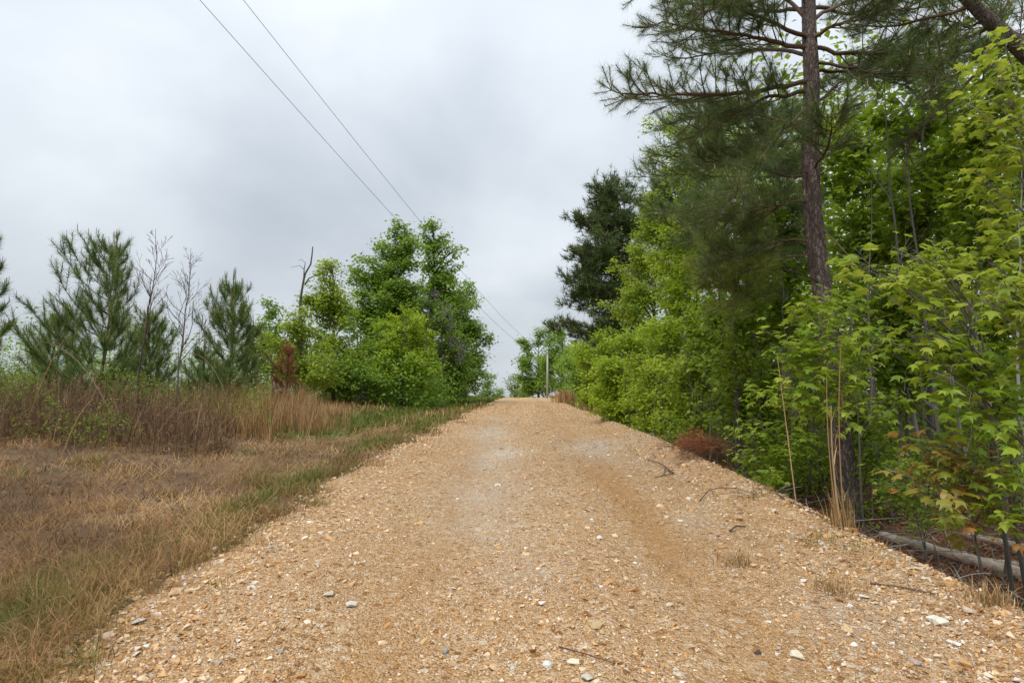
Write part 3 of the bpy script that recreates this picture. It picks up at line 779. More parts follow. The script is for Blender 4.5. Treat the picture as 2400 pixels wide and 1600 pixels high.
def young_pine(label, base, H, wid, mat='needle_young', D=14, top=None, seed=None, tl=.175, cat='pine tree', group='young pines on the left bank', sparse=.85, lean=(0, 0)):
    base = np.asarray(base, float)
    root = thing('young_pine', base, label, cat, group)
    s = np.linspace(0, 1, 12)
    T = base + np.stack([s * lean[0] * H, s * lean[1] * H, s * H], -1); T[:, :2] += .02 * np.cumsum(rng.normal(size=(12, 2)), 0)
    ta = Acc(); tubes(ta, T, .045 * (1 - .8 * s), 8, jit=.1); ta.build('trunk', M['wood_pine'], root, base, True)
    ca = Acc(); z = .06; wh = 0; az0 = rng.random() * 6.28; asym = .15 + .3 * rng.random(); step = .8 + .6 * rng.random()
    while z < .96:
        nbr = 7; Lb = wid * (1 - z) ** .62 * (.55 + .75 * rng.random(nbr)) + .10
        nbr = 5 + int(rng.integers(0, 3)); Lb = Lb[:nbr]; az = rng.random() * 6.28 + np.arange(nbr) * 6.28 / nbr + rng.normal(size=nbr) * .3; Lb = Lb * (1 + asym * np.cos(az - az0)) * (.8 + .35 * rng.random())
        p0 = np.stack([np.interp(z, s, T[:, i]) * np.ones(nbr) for i in range(3)], -1)
        hor = np.stack([np.cos(az), np.sin(az), np.zeros(nbr)], -1)
        rise = (.65 + .75 * z)
        e = p0 + hor * Lb[:, None] + np.array([0, 0, 1]) * (Lb * rise)[:, None]
        mid = p0 + hor * (Lb * .62)[:, None] + np.array([0, 0, 1]) * (Lb * rise * .22)[:, None]
        for k in range(nbr):
            w_ = Acc(); nd = Acc()
            B = bez(p0[k:k + 1], mid[k:k + 1], e[k:k + 1], 8)
            tubes(w_, B, .011 * np.linspace(1, .4, 8)[None], 5)
            ns = max(3, int(Lb[k] / .10)); q = .35 + .6 * rng.random(ns); sg = q * 7; i0 = np.minimum(sg.astype(int), 6)
            t0 = B[0, i0] * (1 - (sg - i0))[:, None] + B[0, i0 + 1] * (sg - i0)[:, None]
            bd = norm(B[0, -1] - B[0, 3])
            td = norm(bd * .7 + rvec(ns) * .55 + np.array([0, 0, .5]))
            L = Lb[k] * (.22 + .25 * rng.random(ns)); t2 = t0 + td * L[:, None]
            TW = bez(t0, (t0 + t2) / 2, t2, 4); tubes(w_, TW, .006 * np.ones((ns, 4)), 3)
            # tufts all along branch and twigs
            st = np.arange(.3, 1.01, .085 / max(Lb[k], .2)); sg = st * 7; i0 = np.minimum(sg.astype(int), 6)
            Pa = B[0, i0] * (1 - (sg - i0))[:, None] + B[0, i0 + 1] * (sg - i0)[:, None]
            Da = np.repeat(bd[None], len(Pa), 0)
            Pt = [Pa]; Dt = [Da]
            for f in (.25, .55, .85, 1.0): Pt.append(t0 * (1 - f) + t2 * f); Dt.append(td)
            Pt = np.concatenate(Pt); Dt = np.concatenate(Dt)
            kp = rng.random(len(Pt)) < sparse; Pt = Pt[kp]; Dt = Dt[kp]
            scatter(nd, tuft_mid[0], tuft_mid[1], Pt, frames(norm(Dt + np.array([0, 0, .35])), rvec(len(Pt))), tl * (.7 + .4 * rng.random(len(Pt))))
            tips = np.concatenate([t2, B[0, -1:]]); 
            if mat != 'needle_dead':
                sel = tips[rng.random(len(tips)) < .6]
                if len(sel):
                    hh = .07 + .09 * rng.random(len(sel))
                    C = np.stack([sel, sel + np.array([0, 0, 1]) * hh[:, None] + rvec(len(sel)) * .012], 1)
                    tubes(ca, C, np.tile([.009, .005], (len(sel), 1)), 4)
            b = w_.build('branch', M['wood_pine'], root, base, True)
            nd.build('needles', M[mat], b, base, False, 'stuff')
        wh += 1; z += (.20 + .12 * rng.random()) * step / H
    # leader
    la = Acc(); lz = np.linspace(.78, 1.0, 10)
    Pl = np.stack([np.interp(lz, s, T[:, i]) for i in range(3)], -1)
    scatter(la, tuft_mid[0], tuft_mid[1], Pl, frames(np.tile([0, 0, 1.], (10, 1)), rvec(10)), tl * .9 * np.ones(10))
    la.build('leader_needles', M[mat], root, base, False, 'stuff')
    if mat != 'needle_dead':
        for k in range(4):
            p = T[-1] + np.array([rng.normal() * .03, rng.normal() * .03, 0])
            tubes(ca, np.array([p, p + np.array([rng.normal() * .02, 0, .26 + .1 * rng.random()])]), np.array([.010, .006]), 4)
        ca.build('candles', M['candle'], root, base, False, 'stuff')
    return root

def bare_tree(name, label, base, pts, r0, n1=9, L1=.5, mat='twig_dark', cat='bare sapling', group=None, up=.9, lv=3, start=.25, minr=.0035):
    base = np.asarray(base, float); root = thing(name, base, label, cat, group)
    P = np.array(pts, float); t = np.linspace(0, 1, len(P)); tt = np.linspace(0, 1, 14)
    T = np.stack([np.interp(tt, t, P[:, i]) for i in range(3)], -1); T[1:] += rng.normal(size=(13, 3)) * .012
    ta = Acc(); tubes(ta, T, np.maximum(r0 * (1 - .85 * tt), minr), 7); ta.build('trunk', M[mat], root, base, True)
    H = np.linalg.norm(T[-1] - T[0])
    for k in range(n1):
        q = start + (.96 - start) * (k + rng.random()) / n1
        p0 = np.array([np.interp(q, tt, T[:, i]) for i in range(3)])
        a1 = Acc(); az = rng.random() * 6.28
        d = norm(np.array([math.cos(az), math.sin(az) * .8, up + .5 * q]))
        L = L1 * H * (1.05 - q) ** .6 * (.6 + .6 * rng.random())
        cur = [(p0, d, L, r0 * (1 - .8 * q) * .6)]
        for lev in range(lv):
            nxt = []
            for (s0, dd, ll, rr) in cur:
                e = s0 + dd * ll; mid = s0 + norm(dd + rvec(1)[0] * .35) * ll * .5
                B = bez(s0[None], mid[None], e[None], 6)[0]; B[1:-1] += rng.normal(size=(4, 3)) * ll * .012
                tubes(a1, B, np.maximum(rr * np.linspace(1, .35, 6), minr), 4)
                for j in range(4 if lev == 0 else 2):
                    f = .25 + .7 * rng.random(); i = min(int(f * 5), 4)
                    nxt.append((B[i], norm(dd + rvec(1)[0] * .7 + np.array([0, 0, .3])), ll * (.3 + .25 * rng.random()), rr * .5))
            cur = nxt
        a1.build('branch', M[mat], root, base, True)
    return root
#@@PLANTS
# ------------------------------------------------------------------ the near pine beside the road
def grow_limbs(root, base, TT, limbs, D0=7.5, mat='needle', tl=.125, tuft=tuft_near, k3=5):
    for (sx, sy), c, e, th, ns, sp in limbs:
        i = np.argmin(np.abs(TT[:, 2] - W(sx, sy, D0)[2])); p0 = TT[i]
        p1 = W(*c); p2 = W(*e); L = np.linalg.norm(p2 - p0)
        B = bez(p0[None], p1[None], p2[None], 16)[0]
        B[1:] += np.cumsum(rng.normal(size=(15, 3)) * .014, 0)
        w_ = Acc(); nd = Acc(); ca = Acc()
        tubes(w_, B, th * np.linspace(1, .28, 16), 6, jit=.12)
        P2 = []; D2 = []
        # secondary branches, alternating sides
        ns = int(ns * (1.9 if D0 < 8 else 1.5))
        q = np.linspace(.22, 1.0, ns); sg = q * 15; i0 = np.minimum(sg.astype(int), 14)
        s0 = B[i0] * (1 - (sg - i0))[:, None] + B[i0 + 1] * (sg - i0)[:, None]
        tan = norm(B[np.minimum(i0 + 1, 15)] - B[i0])
        side = norm(np.cross(tan, [0, 0, 1])) * np.where(np.arange(ns) % 2, 1, -1)[:, None]
        sd = norm(tan * .75 + side * (.55 + .3 * rng.random((ns, 1))) + np.array([0, 0, 1]) * rng.normal(.12, .28, (ns, 1)))
        sl = sp * (.55 + .6 * rng.random(ns)) * (1.15 - .55 * q)
        e2 = s0 + sd * sl[:, None]; e2[:, 2] += .05
        S = bez(s0, s0 + sd * sl[:, None] * .5 + np.array([0, 0, -.05]), e2, 6)
        tubes(w_, S, .009 * np.linspace(1, .5, 6)[None] * np.ones((ns, 1)), 5)
        # tertiary twigs
        bi = np.repeat(np.arange(ns), k3); f = .3 + .65 * rng.random(ns * k3); sg = f * 5; j0 = np.minimum(sg.astype(int), 4)
        t0 = S[bi, j0] * (1 - (sg - j0))[:, None] + S[bi, j0 + 1] * (sg - j0)[:, None]
        td = norm(sd[bi] * .7 + rvec(ns * k3) * .6 + np.array([0, 0, .28])); tl_ = .13 + .2 * rng.random(ns * k3)
        t2 = t0 + td * tl_[:, None]
        tubes(w_, bez(t0, (t0 + t2) / 2 - np.array([0, 0, .015]), t2, 4), .0045 * np.ones((ns * k3, 4)), 4)
        P = np.concatenate([e2, t2, t2 - td * .10, S[:, 3] ]); Dd = np.concatenate([sd, td, td, sd])
        n = len(P); Z = norm(Dd + np.array([0, 0, .25]) + rvec(n) * .15)
        scatter(nd, tuft[0] * np.array([1, 1, 1]), tuft[1], P, frames(Z, rvec(n)), tl * (.75 + .4 * rng.random(n)))
        b = w_.build('branch', M['wood_pine'], root, base, True)
        nd.build('needles', M[mat], b, base, False, 'stuff')
        tips = np.concatenate([e2, t2]); sel = tips[rng.random(len(tips)) < .12]; hh = .03 + .04 * rng.random(len(sel))
        tubes(ca, np.stack([sel, sel + np.array([0, 0, 1]) * hh[:, None] + rvec(len(sel)) * .01], 1), np.tile([.006, .003], (len(sel), 1)), 4)
        ca.build('candles', M['candle'], b, base, False, 'stuff')
def main_pine():
    tr_px = [(1985, 1195, 7.5), (1975, 1060, 7.5), (1962, 920, 7.5), (1945, 800, 7.5), (1928, 690, 7.5), (1915, 600, 7.5), (1903, 480, 7.5), (1899, 380, 7.5), (1900, 280, 7.5), (1903, 180, 7.5), (1897, 90, 7.5), (1895, 0, 7.5), (1885, -200, 7.5), (1880, -500, 7.5), (1878, -800, 7.5)]
    T = np.array([W(*p) for p in tr_px]); base = T[0].copy(); base[2] = float(terrain(base[0], base[1])); T[0, 2] = base[2] - .15
    root = thing('pine_tree', base, 'tall mature pine with straight scaly trunk and long sweeping limbs, right of the road', 'pine tree')
    t = np.linspace(0, 1, len(T)); tt = np.linspace(0, 1, 70)
    TT = np.stack([np.interp(tt, t, T[:, i]) for i in range(3)], -1)
    for _ in range(3): TT[1:-1] = (TT[:-2] + TT[1:-1] * 2 + TT[2:]) / 4
    rad = np.interp(tt, [0, .04, .10, .35, .6, .8, 1], [.165, .135, .124, .110, .096, .08, .04])
    a = Acc(); tubes(a, TT, rad, 28, jit=.05); a.build('trunk', M['bark'], root, base, True)
    # limbs: (start px, start py, [(px,py,D) control, end], thickness, n secondary, spread)
    limbs = [
        ((1895, 215), (1790, 225, 7.3), (1640, 300, 7.0), .030, 10, .55),
        ((1880, 195), (1680, 225, 7.1), (1478, 212, 6.7), .034, 14, .62),
        ((1880, 110), (1760, 80, 7.2), (1560, 60, 6.8), .032, 13, .62),
        ((1880, 100), (1770, 20, 7.0), (1560, -40, 6.6), .03, 12, .6),
        ((1890, 50), (1800, -60, 7.8), (1640, -140, 8.2), .03, 8, .6),
        ((1885, 338), (1780, 350, 7.6), (1640, 400, 7.9), .024, 12, .5),
        ((1885, 250), (1790, 330, 6.9), (1720, 460, 6.6), .022, 11, .5),
        ((1890, 470), (1790, 480, 7.3), (1650, 510, 7.3), .02, 12, .5),
        ((1895, 420), (1800, 420, 7.9), (1700, 340, 8.4), .02, 11, .5),
        ((1900, 300), (1780, 240, 8.2), (1590, 290, 8.6), .026, 13, .6),
        ((1910, 110), (2060, 130, 7.4), (2290, 90, 7.0), .03, 14, .6),
        ((1910, 100), (2000, 40, 7.1), (2140, -20, 6.6), .026, 12, .6),
        ((1915, 60), (2020, -40, 7.8), (2250, -60, 8.2), .028, 12, .6),
        ((1915, 150), (2060, 200, 6.9), (2200, 160, 6.5), .022, 12, .55),
        ((1905, 420), (1960, 300, 6.9), (1950, 250, 6.6), .016, 7, .4),
        ((1895, 560), (1800, 560, 7.6), (1700, 610, 7.8), .018, 10, .5),
        ((1880, -60), (1720, -120, 7.2), (1600, -160, 6.9), .028, 10, .6),
        ((1890, -100), (2050, -150, 7.2), (2200, -200, 6.9), .028, 8, .6),
        ((1888, 20), (1740, 20, 8.6), (1570, 20, 9.4), .028, 14, .7),
        ((1888, 130), (1760, 110, 8.8), (1600, 140, 9.8), .028, 14, .7),
        ((1885, -20), (1760, -30, 6.8), (1650, 40, 6.3), .024, 12, .6),
        ((1905, 20), (2050, 60, 8.6), (2230, 20, 9.6), .028, 14, .7),
        ((1905, 170), (2040, 160, 8.4), (2180, 230, 9.2), .024, 12, .7),
        ((1890, -300), (1800, -350, 8.2), (1700, -360, 8.9), .026, 8, .6),
        ((1890, 240), (1990, 170, 8.2), (2120, 110, 9.0), .024, 12, .55),
    ]
    grow_limbs(root, base, TT, limbs)
    # broken stubs and dead limbs low on the trunk
    for (sy, ex, ey, eD, th) in ((415, 1858, 405, 7.2, .014), (665, 1840, 632, 6.9, .012), (770, 2080, 740, 7.0, .010), (520, 1990, 600, 6.8, .012), (590, 1820, 600, 6.7, .010), (350, 1935, 240, 7.1, .016), (860, 1880, 850, 7.1, .010)):
        i = np.argmin(np.abs(TT[:, 2] - W(1900, sy, 7.5)[2])); p0 = TT[i]; p2 = W(ex, ey, eD)
        B = bez(p0[None], ((p0 + p2) / 2 + rvec(1)[0] * .06)[None], p2[None], 8)[0]
        a = Acc(); tubes(a, B, th * np.linspace(1, .45, 8), 6, cap=True); a.build('dead_branch', M['wood_pine'], root, base, True)
main_pine()

# leaning second pine trunk, upper right corner
def lean_pine():
    b = base_at(2950, 7.0)
    T = np.array([b + [0, 0, -.15], W(2800, 700, 6.8), W(2560, 300, 6.6), W(2400, 120, 6.5), W(2330, 60, 6.5), W(2255, -15, 6.5), W(2150, -160, 6.5)])
    root = thing('pine_tree', b, 'leaning dark pine trunk crossing the upper right corner of the view', 'pine tree')
    t = np.linspace(0, 1, 7); tt = np.linspace(0, 1, 40); TT = np.stack([np.interp(tt, t, T[:, i]) for i in range(3)], -1)
    for _ in range(4): TT[1:-1] = (TT[:-2] + TT[1:-1] * 2 + TT[2:]) / 4
    a = Acc(); tubes(a, TT, .11 * (1 - .5 * tt), 18, jit=.06); a.build('trunk', M['bark'], root, b, True)
    for (e, q, ln) in (((2180, 200, 6.2), .62, 1), ((2020, 60, 6.9), .78, 1), ((2380, -30, 5.9), .8, 1), ((2130, 330, 7.4), .6, 1), ((2350, 10, 7.5), .7, 1), ((2250, 60, 6.9), .7, 1), ((2060, 130, 7.6), .68, 1), ((2420, 60, 7.2), .6, 1)):
        p0 = TT[int(q * 39)]; p2 = W(*e); L = np.linalg.norm(p2 - p0)
        B = bez(p0[None], ((p0 + p2) / 2 + np.array([0, 0, -.12]) * L)[None], p2[None], 12)[0]; B[1:] += np.cumsum(rng.normal(size=(11, 3)) * .012, 0)
        w_ = Acc(); nd = Acc(); tubes(w_, B, .022 * np.linspace(1, .3, 12), 6)
        ns = 14; i0 = rng.integers(3, 11, ns); s0 = B[i0]; sd = norm(norm(B[-1] - B[2]) * .6 + rvec(ns) * .75 + np.array([0, 0, .2]))
        sl = .25 + .4 * rng.random(ns); e2 = s0 + sd * sl[:, None]
        tubes(w_, bez(s0, (s0 + e2) / 2, e2, 4), .006 * np.ones((ns, 4)), 4)
        bi = np.repeat(np.arange(ns), 4); f = .3 + .7 * rng.random(ns * 4); t0 = s0[bi] * (1 - f[:, None]) + e2[bi] * f[:, None]
        td = norm(sd[bi] * .5 + rvec(ns * 4) * .7 + np.array([0, 0, .3])); t2 = t0 + td * .18
        tubes(w_, bez(t0, (t0 + t2) / 2, t2, 3), .004 * np.ones((ns * 4, 3)), 3)
        P = np.concatenate([e2, t2]); Dd = np.concatenate([sd, td])
        scatter(nd, tuft_near[0], tuft_near[1], P, frames(norm(Dd + np.array([0, 0, .25])), rvec(len(P))), .125 * (.75 + .4 * rng.random(len(P))))
        br = w_.build('branch', M['wood_pine'], root, b, True); nd.build('needles', M['needle'], br, b, False, 'stuff')
lean_pine()

# ------------------------------------------------------------------ pines farther up the right side
D = 34
pine('pine_tree', 'big dark pine with ragged outline standing above the lime shrubs, right of the road crest', base_at(1475, D), W(1440, 400, D), .20,
     [lobe(1432, 455, D, 55, 50, 1.4), lobe(1400, 520, D, 55, 45, 1.3), lobe(1470, 540, D, 55, 55, 1.3), lobe(1350, 515, D, 28, 22, .6), lobe(1343, 590, D, 36, 25, .7),
      lobe(1410, 610, D, 60, 45, 1.4), lobe(1440, 690, D, 75, 50, 1.6), lobe(1325, 662, D, 32, 28, .6), lobe(1350, 700, D, 42, 25, .7), lobe(1400, 760, D, 65, 40, 1.2),
      lobe(1300, 755, D, 35, 16, .6), lobe(1480, 620, D, 60, 60, 1.2), lobe(1440, 790, D, 70, 40, 1.2), lobe(1440, 580, D, 80, 100, 1.6), lobe(1420, 500, D, 60, 60, 1.2), lobe(1460, 720, D, 60, 70, 1.2), lobe(1385, 650, D, 50, 60, .9)], nb=10, ntw=10, tl=.36, tpt=3)
D = 40
pine('pine_tree', 'dark pine top showing behind and right of the big ragged pine', base_at(1590, D), W(1580, 395, D), .2,
     [lobe(1570, 440, D, 50, 42, 1.3), lobe(1525, 475, D, 36, 40, 1), lobe(1600, 500, D, 70, 60, 1.5), lobe(1530, 560, D, 60, 60, 1.3), lobe(1620, 600, D, 80, 70, 1.2)], nb=10, ntw=10, tl=.40, tpt=3)
def limb_pine(label, bpx, D, tops, r0, limbs, mat, tl, k3=4):
    T = np.array([base_at(bpx, D) - [0, 0, .15]] + [W(x, y, D) for x, y in tops]); base = T[0] + [0, 0, .15]
    root = thing('pine_tree', base, label, 'pine tree')
    t = np.linspace(0, 1, len(T)); tt = np.linspace(0, 1, 40); TT = np.stack([np.interp(tt, t, T[:, i]) for i in range(3)], -1)
    for _ in range(3): TT[1:-1] = (TT[:-2] + TT[1:-1] * 2 + TT[2:]) / 4
    a = Acc(); tubes(a, TT, r0 * (1 - .75 * tt), 12, jit=.05); a.build('trunk', M['bark'], root, base, True)
    grow_limbs(root, base, TT, limbs, D, mat, tl, tuft_mid, k3)
def fan(x, D, rows, th=.02, n=9, sp=.5):
    out = []
    for y, xl, xr in rows:
        for xe in (xl, xr):
            dd = rng.normal() * .6
            out.append(((x, y), ((x + xe) / 2, y + 12 + rng.normal() * 10, D + dd * .5), (xe, y - 5 + rng.normal() * 22, D + dd), th, n, sp))
            dd = -1.2 * rng.random() - .3
            out.append(((x, y + 18), ((x * .6 + xe * .4), y + 30, D + dd * .5), ((x + xe) / 2, y + 25 + rng.normal() * 22, D + dd), th * .8, n - 2, sp))
    return out
limb_pine('olive-green pine crown filling the space left of the tall pine trunk', 1775, 11, [(1770, 800), (1765, 500), (1750, 240)], .085,
          fan(1765, 11, [(300, 1640, 1850), (360, 1560, 1880), (420, 1530, 1870), (480, 1540, 1880), (550, 1610, 1860)], .022, 9, .75), 'needle', .17)
limb_pine('bushy pine with rust-tinged yellow-green needles beside the tall pine trunk', 1725, 9.2, [(1725, 800), (1722, 650), (1720, 520)], .05,
          fan(1722, 9.2, [(560, 1680, 1770), (620, 1650, 1790), (680, 1660, 1790)], .010, 7, .36), 'needle_rust', .15)

# ------------------------------------------------------------------ right side broadleaved trees, far to near
RG = 'broadleaved trees and shrubs right of the road'
def rt(name, label, cat, bpx, D, toppx, r0, lobes, **kw):
    plant(name, label, cat, base_at(bpx, D), W(toppx[0], toppx[1], D), r0, [lobe(*l) for l in lobes], **kw)
rt('oak_tree', 'rounded green tree at the left end of the right-hand row, by the road crest', 'tree', 1262, 78, (1262, 790), .14,
   [(1262, 815, 78, 46, 42), (1245, 880, 77, 34, 50), (1290, 880, 76, 44, 50)], leafmat='green', size=.24, nb=12, group=RG, tw=.012)
rt('oak_tree', 'green tree directly behind the pale post', 'tree', 1320, 70, (1320, 780), .14,
   [(1320, 815, 70, 46, 42), (1305, 880, 70, 44, 50), (1345, 870, 68, 40, 55)], leafmat='green', size=.22, nb=12, group=RG, tw=.012)
rt('oak_tree', 'darker green tree between the pale post and the big ragged pine', 'tree', 1370, 45, (1365, 780), .12,
   [(1360, 840, 45, 40, 50), (1390, 870, 44, 45, 55), (1350, 900, 43, 30, 30)], leafmat='green', size=.17, nb=10, group=RG, tw=.01)
rt('oak_tree', 'sparse yellowish oak reaching a crooked limb toward the sky above the dark pines', 'tree', 1720, 15, (1660, 330), .09,
   [(1560, 285, 15, 55, 38, .7), (1600, 330, 15, 60, 35, .8), (1500, 370, 15, 30, 22, .4), (1560, 372, 15, 50, 26, .6), (1640, 410, 15, 70, 45, .9), (1690, 300, 15, 60, 60, .8)],
   leafmat='lime', size=.075, dens=.42, nb=7, group=RG, wood='wood', tw=.006)
rt('spire_tree', 'narrow bright green tree with pointed top in front of the dark pines', 'tree', 1540, 22, (1532, 445), .07,
   [(1530, 480, 22, 16, 38, .7), (1545, 530, 22, 40, 35, .9), (1515, 570, 22, 50, 45, 1), (1500, 650, 22, 65, 50, 1.2), (1580, 600, 22, 60, 60, 1), (1460, 710, 21.5, 55, 45, 1)],
   leafmat='bright', size=.11, nb=10, group=RG, dens=.9, tw=.006)
rt('yellow_green_tree', 'yellow-green airy tree between the narrow spire tree and the rusty pine', 'tree', 1620, 17, (1610, 480), .06,
   [(1610, 530, 17, 60, 45, 1), (1640, 600, 17, 70, 60, 1.1), (1580, 680, 16.5, 65, 55, 1), (1650, 720, 16, 80, 60, 1.1), (1560, 600, 17, 40, 40, .7)],
   leafmat='lime', size=.09, nb=9, group=RG, dens=.8, tw=.006)
rt('leafy_shrub', 'low bright shrub at the far left end of the right-hand thicket', 'shrub', 1385, 26, (1385, 800), .03,
   [(1380, 850, 26, 38, 50, 1), (1400, 900, 25, 40, 40, 1), (1420, 800, 26, 35, 40, .9)], leafmat='lime', size=.12, nb=9, trunks=3, group=RG)
rt('leafy_shrub', 'round yellow-green shrub leaning out over the gravel edge, right of the road', 'shrub', 1470, 17, (1450, 800), .03,
   [(1440, 850, 17, 60, 50, 1), (1430, 920, 16.5, 50, 45, 1), (1480, 900, 16.5, 60, 60, 1), (1500, 820, 17, 60, 50, 1)], leafmat='lime', size=.085, nb=9, trunks=4, group=RG)
rt('leafy_shrub', 'tall lime thicket clump in front of the yellow-green airy tree', 'shrub', 1560, 14, (1550, 760), .03,
   [(1540, 800, 14, 70, 50, 1), (1560, 880, 14, 75, 60, 1.1), (1520, 950, 13.5, 55, 45, .9), (1610, 950, 13.5, 50, 50, .8)], leafmat='lime', size=.08, nb=9, trunks=5, group=RG, dens=.9)
rt('leafy_shrub', 'mid-green shrub over the bare stems, just left of the dead pine branch heap', 'shrub', 1640, 12, (1640, 780), .03,
   [(1640, 830, 12, 80, 60, 1), (1660, 910, 12, 70, 50, 1), (1600, 980, 11.5, 45, 35, .6), (1560, 1000, 11.5, 40, 30, .5)], leafmat='bright', size=.08, nb=9, trunks=5, group=RG, dens=.65, objs=('bright_o', 150))
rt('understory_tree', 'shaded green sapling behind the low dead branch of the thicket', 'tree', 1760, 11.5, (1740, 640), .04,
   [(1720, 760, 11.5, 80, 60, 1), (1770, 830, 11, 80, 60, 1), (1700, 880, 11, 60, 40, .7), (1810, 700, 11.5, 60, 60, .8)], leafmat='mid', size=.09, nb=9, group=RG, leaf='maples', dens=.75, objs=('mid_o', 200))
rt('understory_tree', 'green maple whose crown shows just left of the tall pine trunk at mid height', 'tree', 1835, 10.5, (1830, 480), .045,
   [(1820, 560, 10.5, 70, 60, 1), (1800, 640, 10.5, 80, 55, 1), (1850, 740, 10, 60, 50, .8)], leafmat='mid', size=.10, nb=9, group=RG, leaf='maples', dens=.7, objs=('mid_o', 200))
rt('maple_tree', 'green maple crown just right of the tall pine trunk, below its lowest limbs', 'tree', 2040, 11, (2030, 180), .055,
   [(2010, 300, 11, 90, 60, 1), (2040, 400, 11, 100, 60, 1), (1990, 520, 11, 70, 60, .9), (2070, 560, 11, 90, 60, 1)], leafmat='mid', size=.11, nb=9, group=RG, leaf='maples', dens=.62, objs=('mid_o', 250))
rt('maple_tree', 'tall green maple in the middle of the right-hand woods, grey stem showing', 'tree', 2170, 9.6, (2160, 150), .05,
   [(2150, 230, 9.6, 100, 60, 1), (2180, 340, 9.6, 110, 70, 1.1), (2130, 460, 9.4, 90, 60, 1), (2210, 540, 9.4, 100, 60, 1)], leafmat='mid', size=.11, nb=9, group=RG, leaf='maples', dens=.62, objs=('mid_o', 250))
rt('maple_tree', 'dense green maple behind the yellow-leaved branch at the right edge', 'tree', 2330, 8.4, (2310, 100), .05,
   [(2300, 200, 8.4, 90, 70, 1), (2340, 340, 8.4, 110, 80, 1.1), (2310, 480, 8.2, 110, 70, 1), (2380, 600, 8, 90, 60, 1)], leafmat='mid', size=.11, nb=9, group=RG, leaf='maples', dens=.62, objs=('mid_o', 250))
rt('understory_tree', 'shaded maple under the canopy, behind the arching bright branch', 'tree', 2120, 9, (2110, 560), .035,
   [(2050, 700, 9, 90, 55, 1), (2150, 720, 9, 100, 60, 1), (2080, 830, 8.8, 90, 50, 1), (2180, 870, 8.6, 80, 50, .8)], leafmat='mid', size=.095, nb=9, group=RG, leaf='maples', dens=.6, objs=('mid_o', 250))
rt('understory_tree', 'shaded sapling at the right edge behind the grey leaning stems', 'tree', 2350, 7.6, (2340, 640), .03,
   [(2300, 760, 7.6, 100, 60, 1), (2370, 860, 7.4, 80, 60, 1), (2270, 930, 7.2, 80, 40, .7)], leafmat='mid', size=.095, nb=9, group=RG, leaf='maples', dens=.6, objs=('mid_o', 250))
rt('maple_sapling', 'broad green sapling wrapping the lower half of the tall pine trunk', 'maple', 2010, 7.1, (1990, 700), .014,
   [(1970, 720, 7.1, 60, 40, .9), (2020, 800, 7.0, 70, 40, 1), (1980, 880, 7.0, 70, 36, 1), (2060, 930, 6.9, 60, 34, .8)], leafmat='bright', size=.075, nb=6, ntw=6, group=RG, leaf='maples', dens=.22, objs=('bright_o', 200))
rt('leafy_shrub', 'green-leaved bush hiding the shade between the lone dry stalk and the dead branch heap', 'shrub', 1760, 9.4, (1750, 700), .016,
   [(1700, 760, 8.9, 60, 36, .9), (1760, 720, 8.9, 50, 30, .7), (1720, 830, 8.9, 70, 36, 1), (1740, 890, 9.4, 60, 36, 1), (1790, 940, 9.2, 60, 36, 1), (1700, 960, 9.2, 50, 34, .9), (1840, 980, 9, 50, 34, .8)], leafmat='mid', size=.07, nb=8, trunks=3, group=RG, leaf='maples', dens=.55, objs=('mid_o', 150))
rt('leafy_shrub', 'small green bush low at the foot of the tall pine trunk', 'shrub', 2030, 7.6, (2040, 990), .012,
   [(2020, 1000, 7.6, 60, 40, 1), (2060, 1060, 7.3, 55, 35, .9), (1990, 940, 7.6, 50, 30, .6)], leafmat='mid', size=.06, nb=8, trunks=3, group=RG, leaf='oval', dens=.55)
rt('leafy_shrub', 'small-leaved green bush behind the fallen thin pole, right of the pine foot', 'shrub', 2150, 6.2, (2140, 1080), .010,
   [(2120, 1130, 6.2, 60, 40, 1), (2170, 1190, 5.8, 55, 40, .8)], leafmat='mid', size=.05, nb=8, trunks=3, group=RG, leaf='oval', dens=.5)

# near maples with single leaves
MG = 'young maples at the near right edge of the woods'
rt('maple_sapling', 'maple sapling with drooping bright green leaves in front of the tall pine trunk', 'maple', 1950, 6.4, (1915, 690), .014,
   [(1880, 730, 6.4, 85, 32, 1), (1950, 790, 6.3, 80, 32, 1), (1830, 800, 6.3, 50, 30, .7), (1870, 850, 6.2, 70, 30, .8), (1960, 870, 6.2, 80, 25, .8), (1900, 930, 6.1, 110, 25, .7), (1990, 950, 6.2, 50, 25, .6)],
   leafmat='bright', size=.085, nb=5, ntw=5, leaf='maple', dens=.42, objs=('bright_o', 300), group=MG, split=True, wood='wood_grey', tw=.003, rot=.5)
rt('maple_sapling', 'low green maple sprig hanging over the gravel berm beside the dead branch heap', 'maple', 1800, 8.0, (1800, 985), .010,
   [(1765, 1010, 8, 50, 22, 1), (1800, 1075, 7.6, 55, 35, 1), (1860, 1040, 7.8, 55, 25, .8), (1780, 1110, 7.4, 40, 22, .7)],
   leafmat='bright', size=.075, nb=5, ntw=5, leaf='maple', dens=.5, objs=('bright_o', 250), group=MG, split=True, wood='wood_grey', tw=.003, rot=.5)
rt('maple_sapling', 'maple with a long arching spray of bright yellow-green leaves, highest spray at mid height', 'maple', 2340, 4.9, (2270, 640), .020,
   [(1990, 605, 4.7, 60, 24, .8), (2080, 590, 4.7, 70, 26, 1), (2170, 600, 4.8, 80, 30, 1), (2250, 625, 4.8, 60, 28, .8), (2120, 650, 4.6, 80, 25, .7)],
   leafmat='yellow', size=.095, nb=5, ntw=4, leaf='maple', dens=.46, objs=('yellow_o', 300), group=MG, split=True, wood='wood_grey', tw=.003, rot=.45)
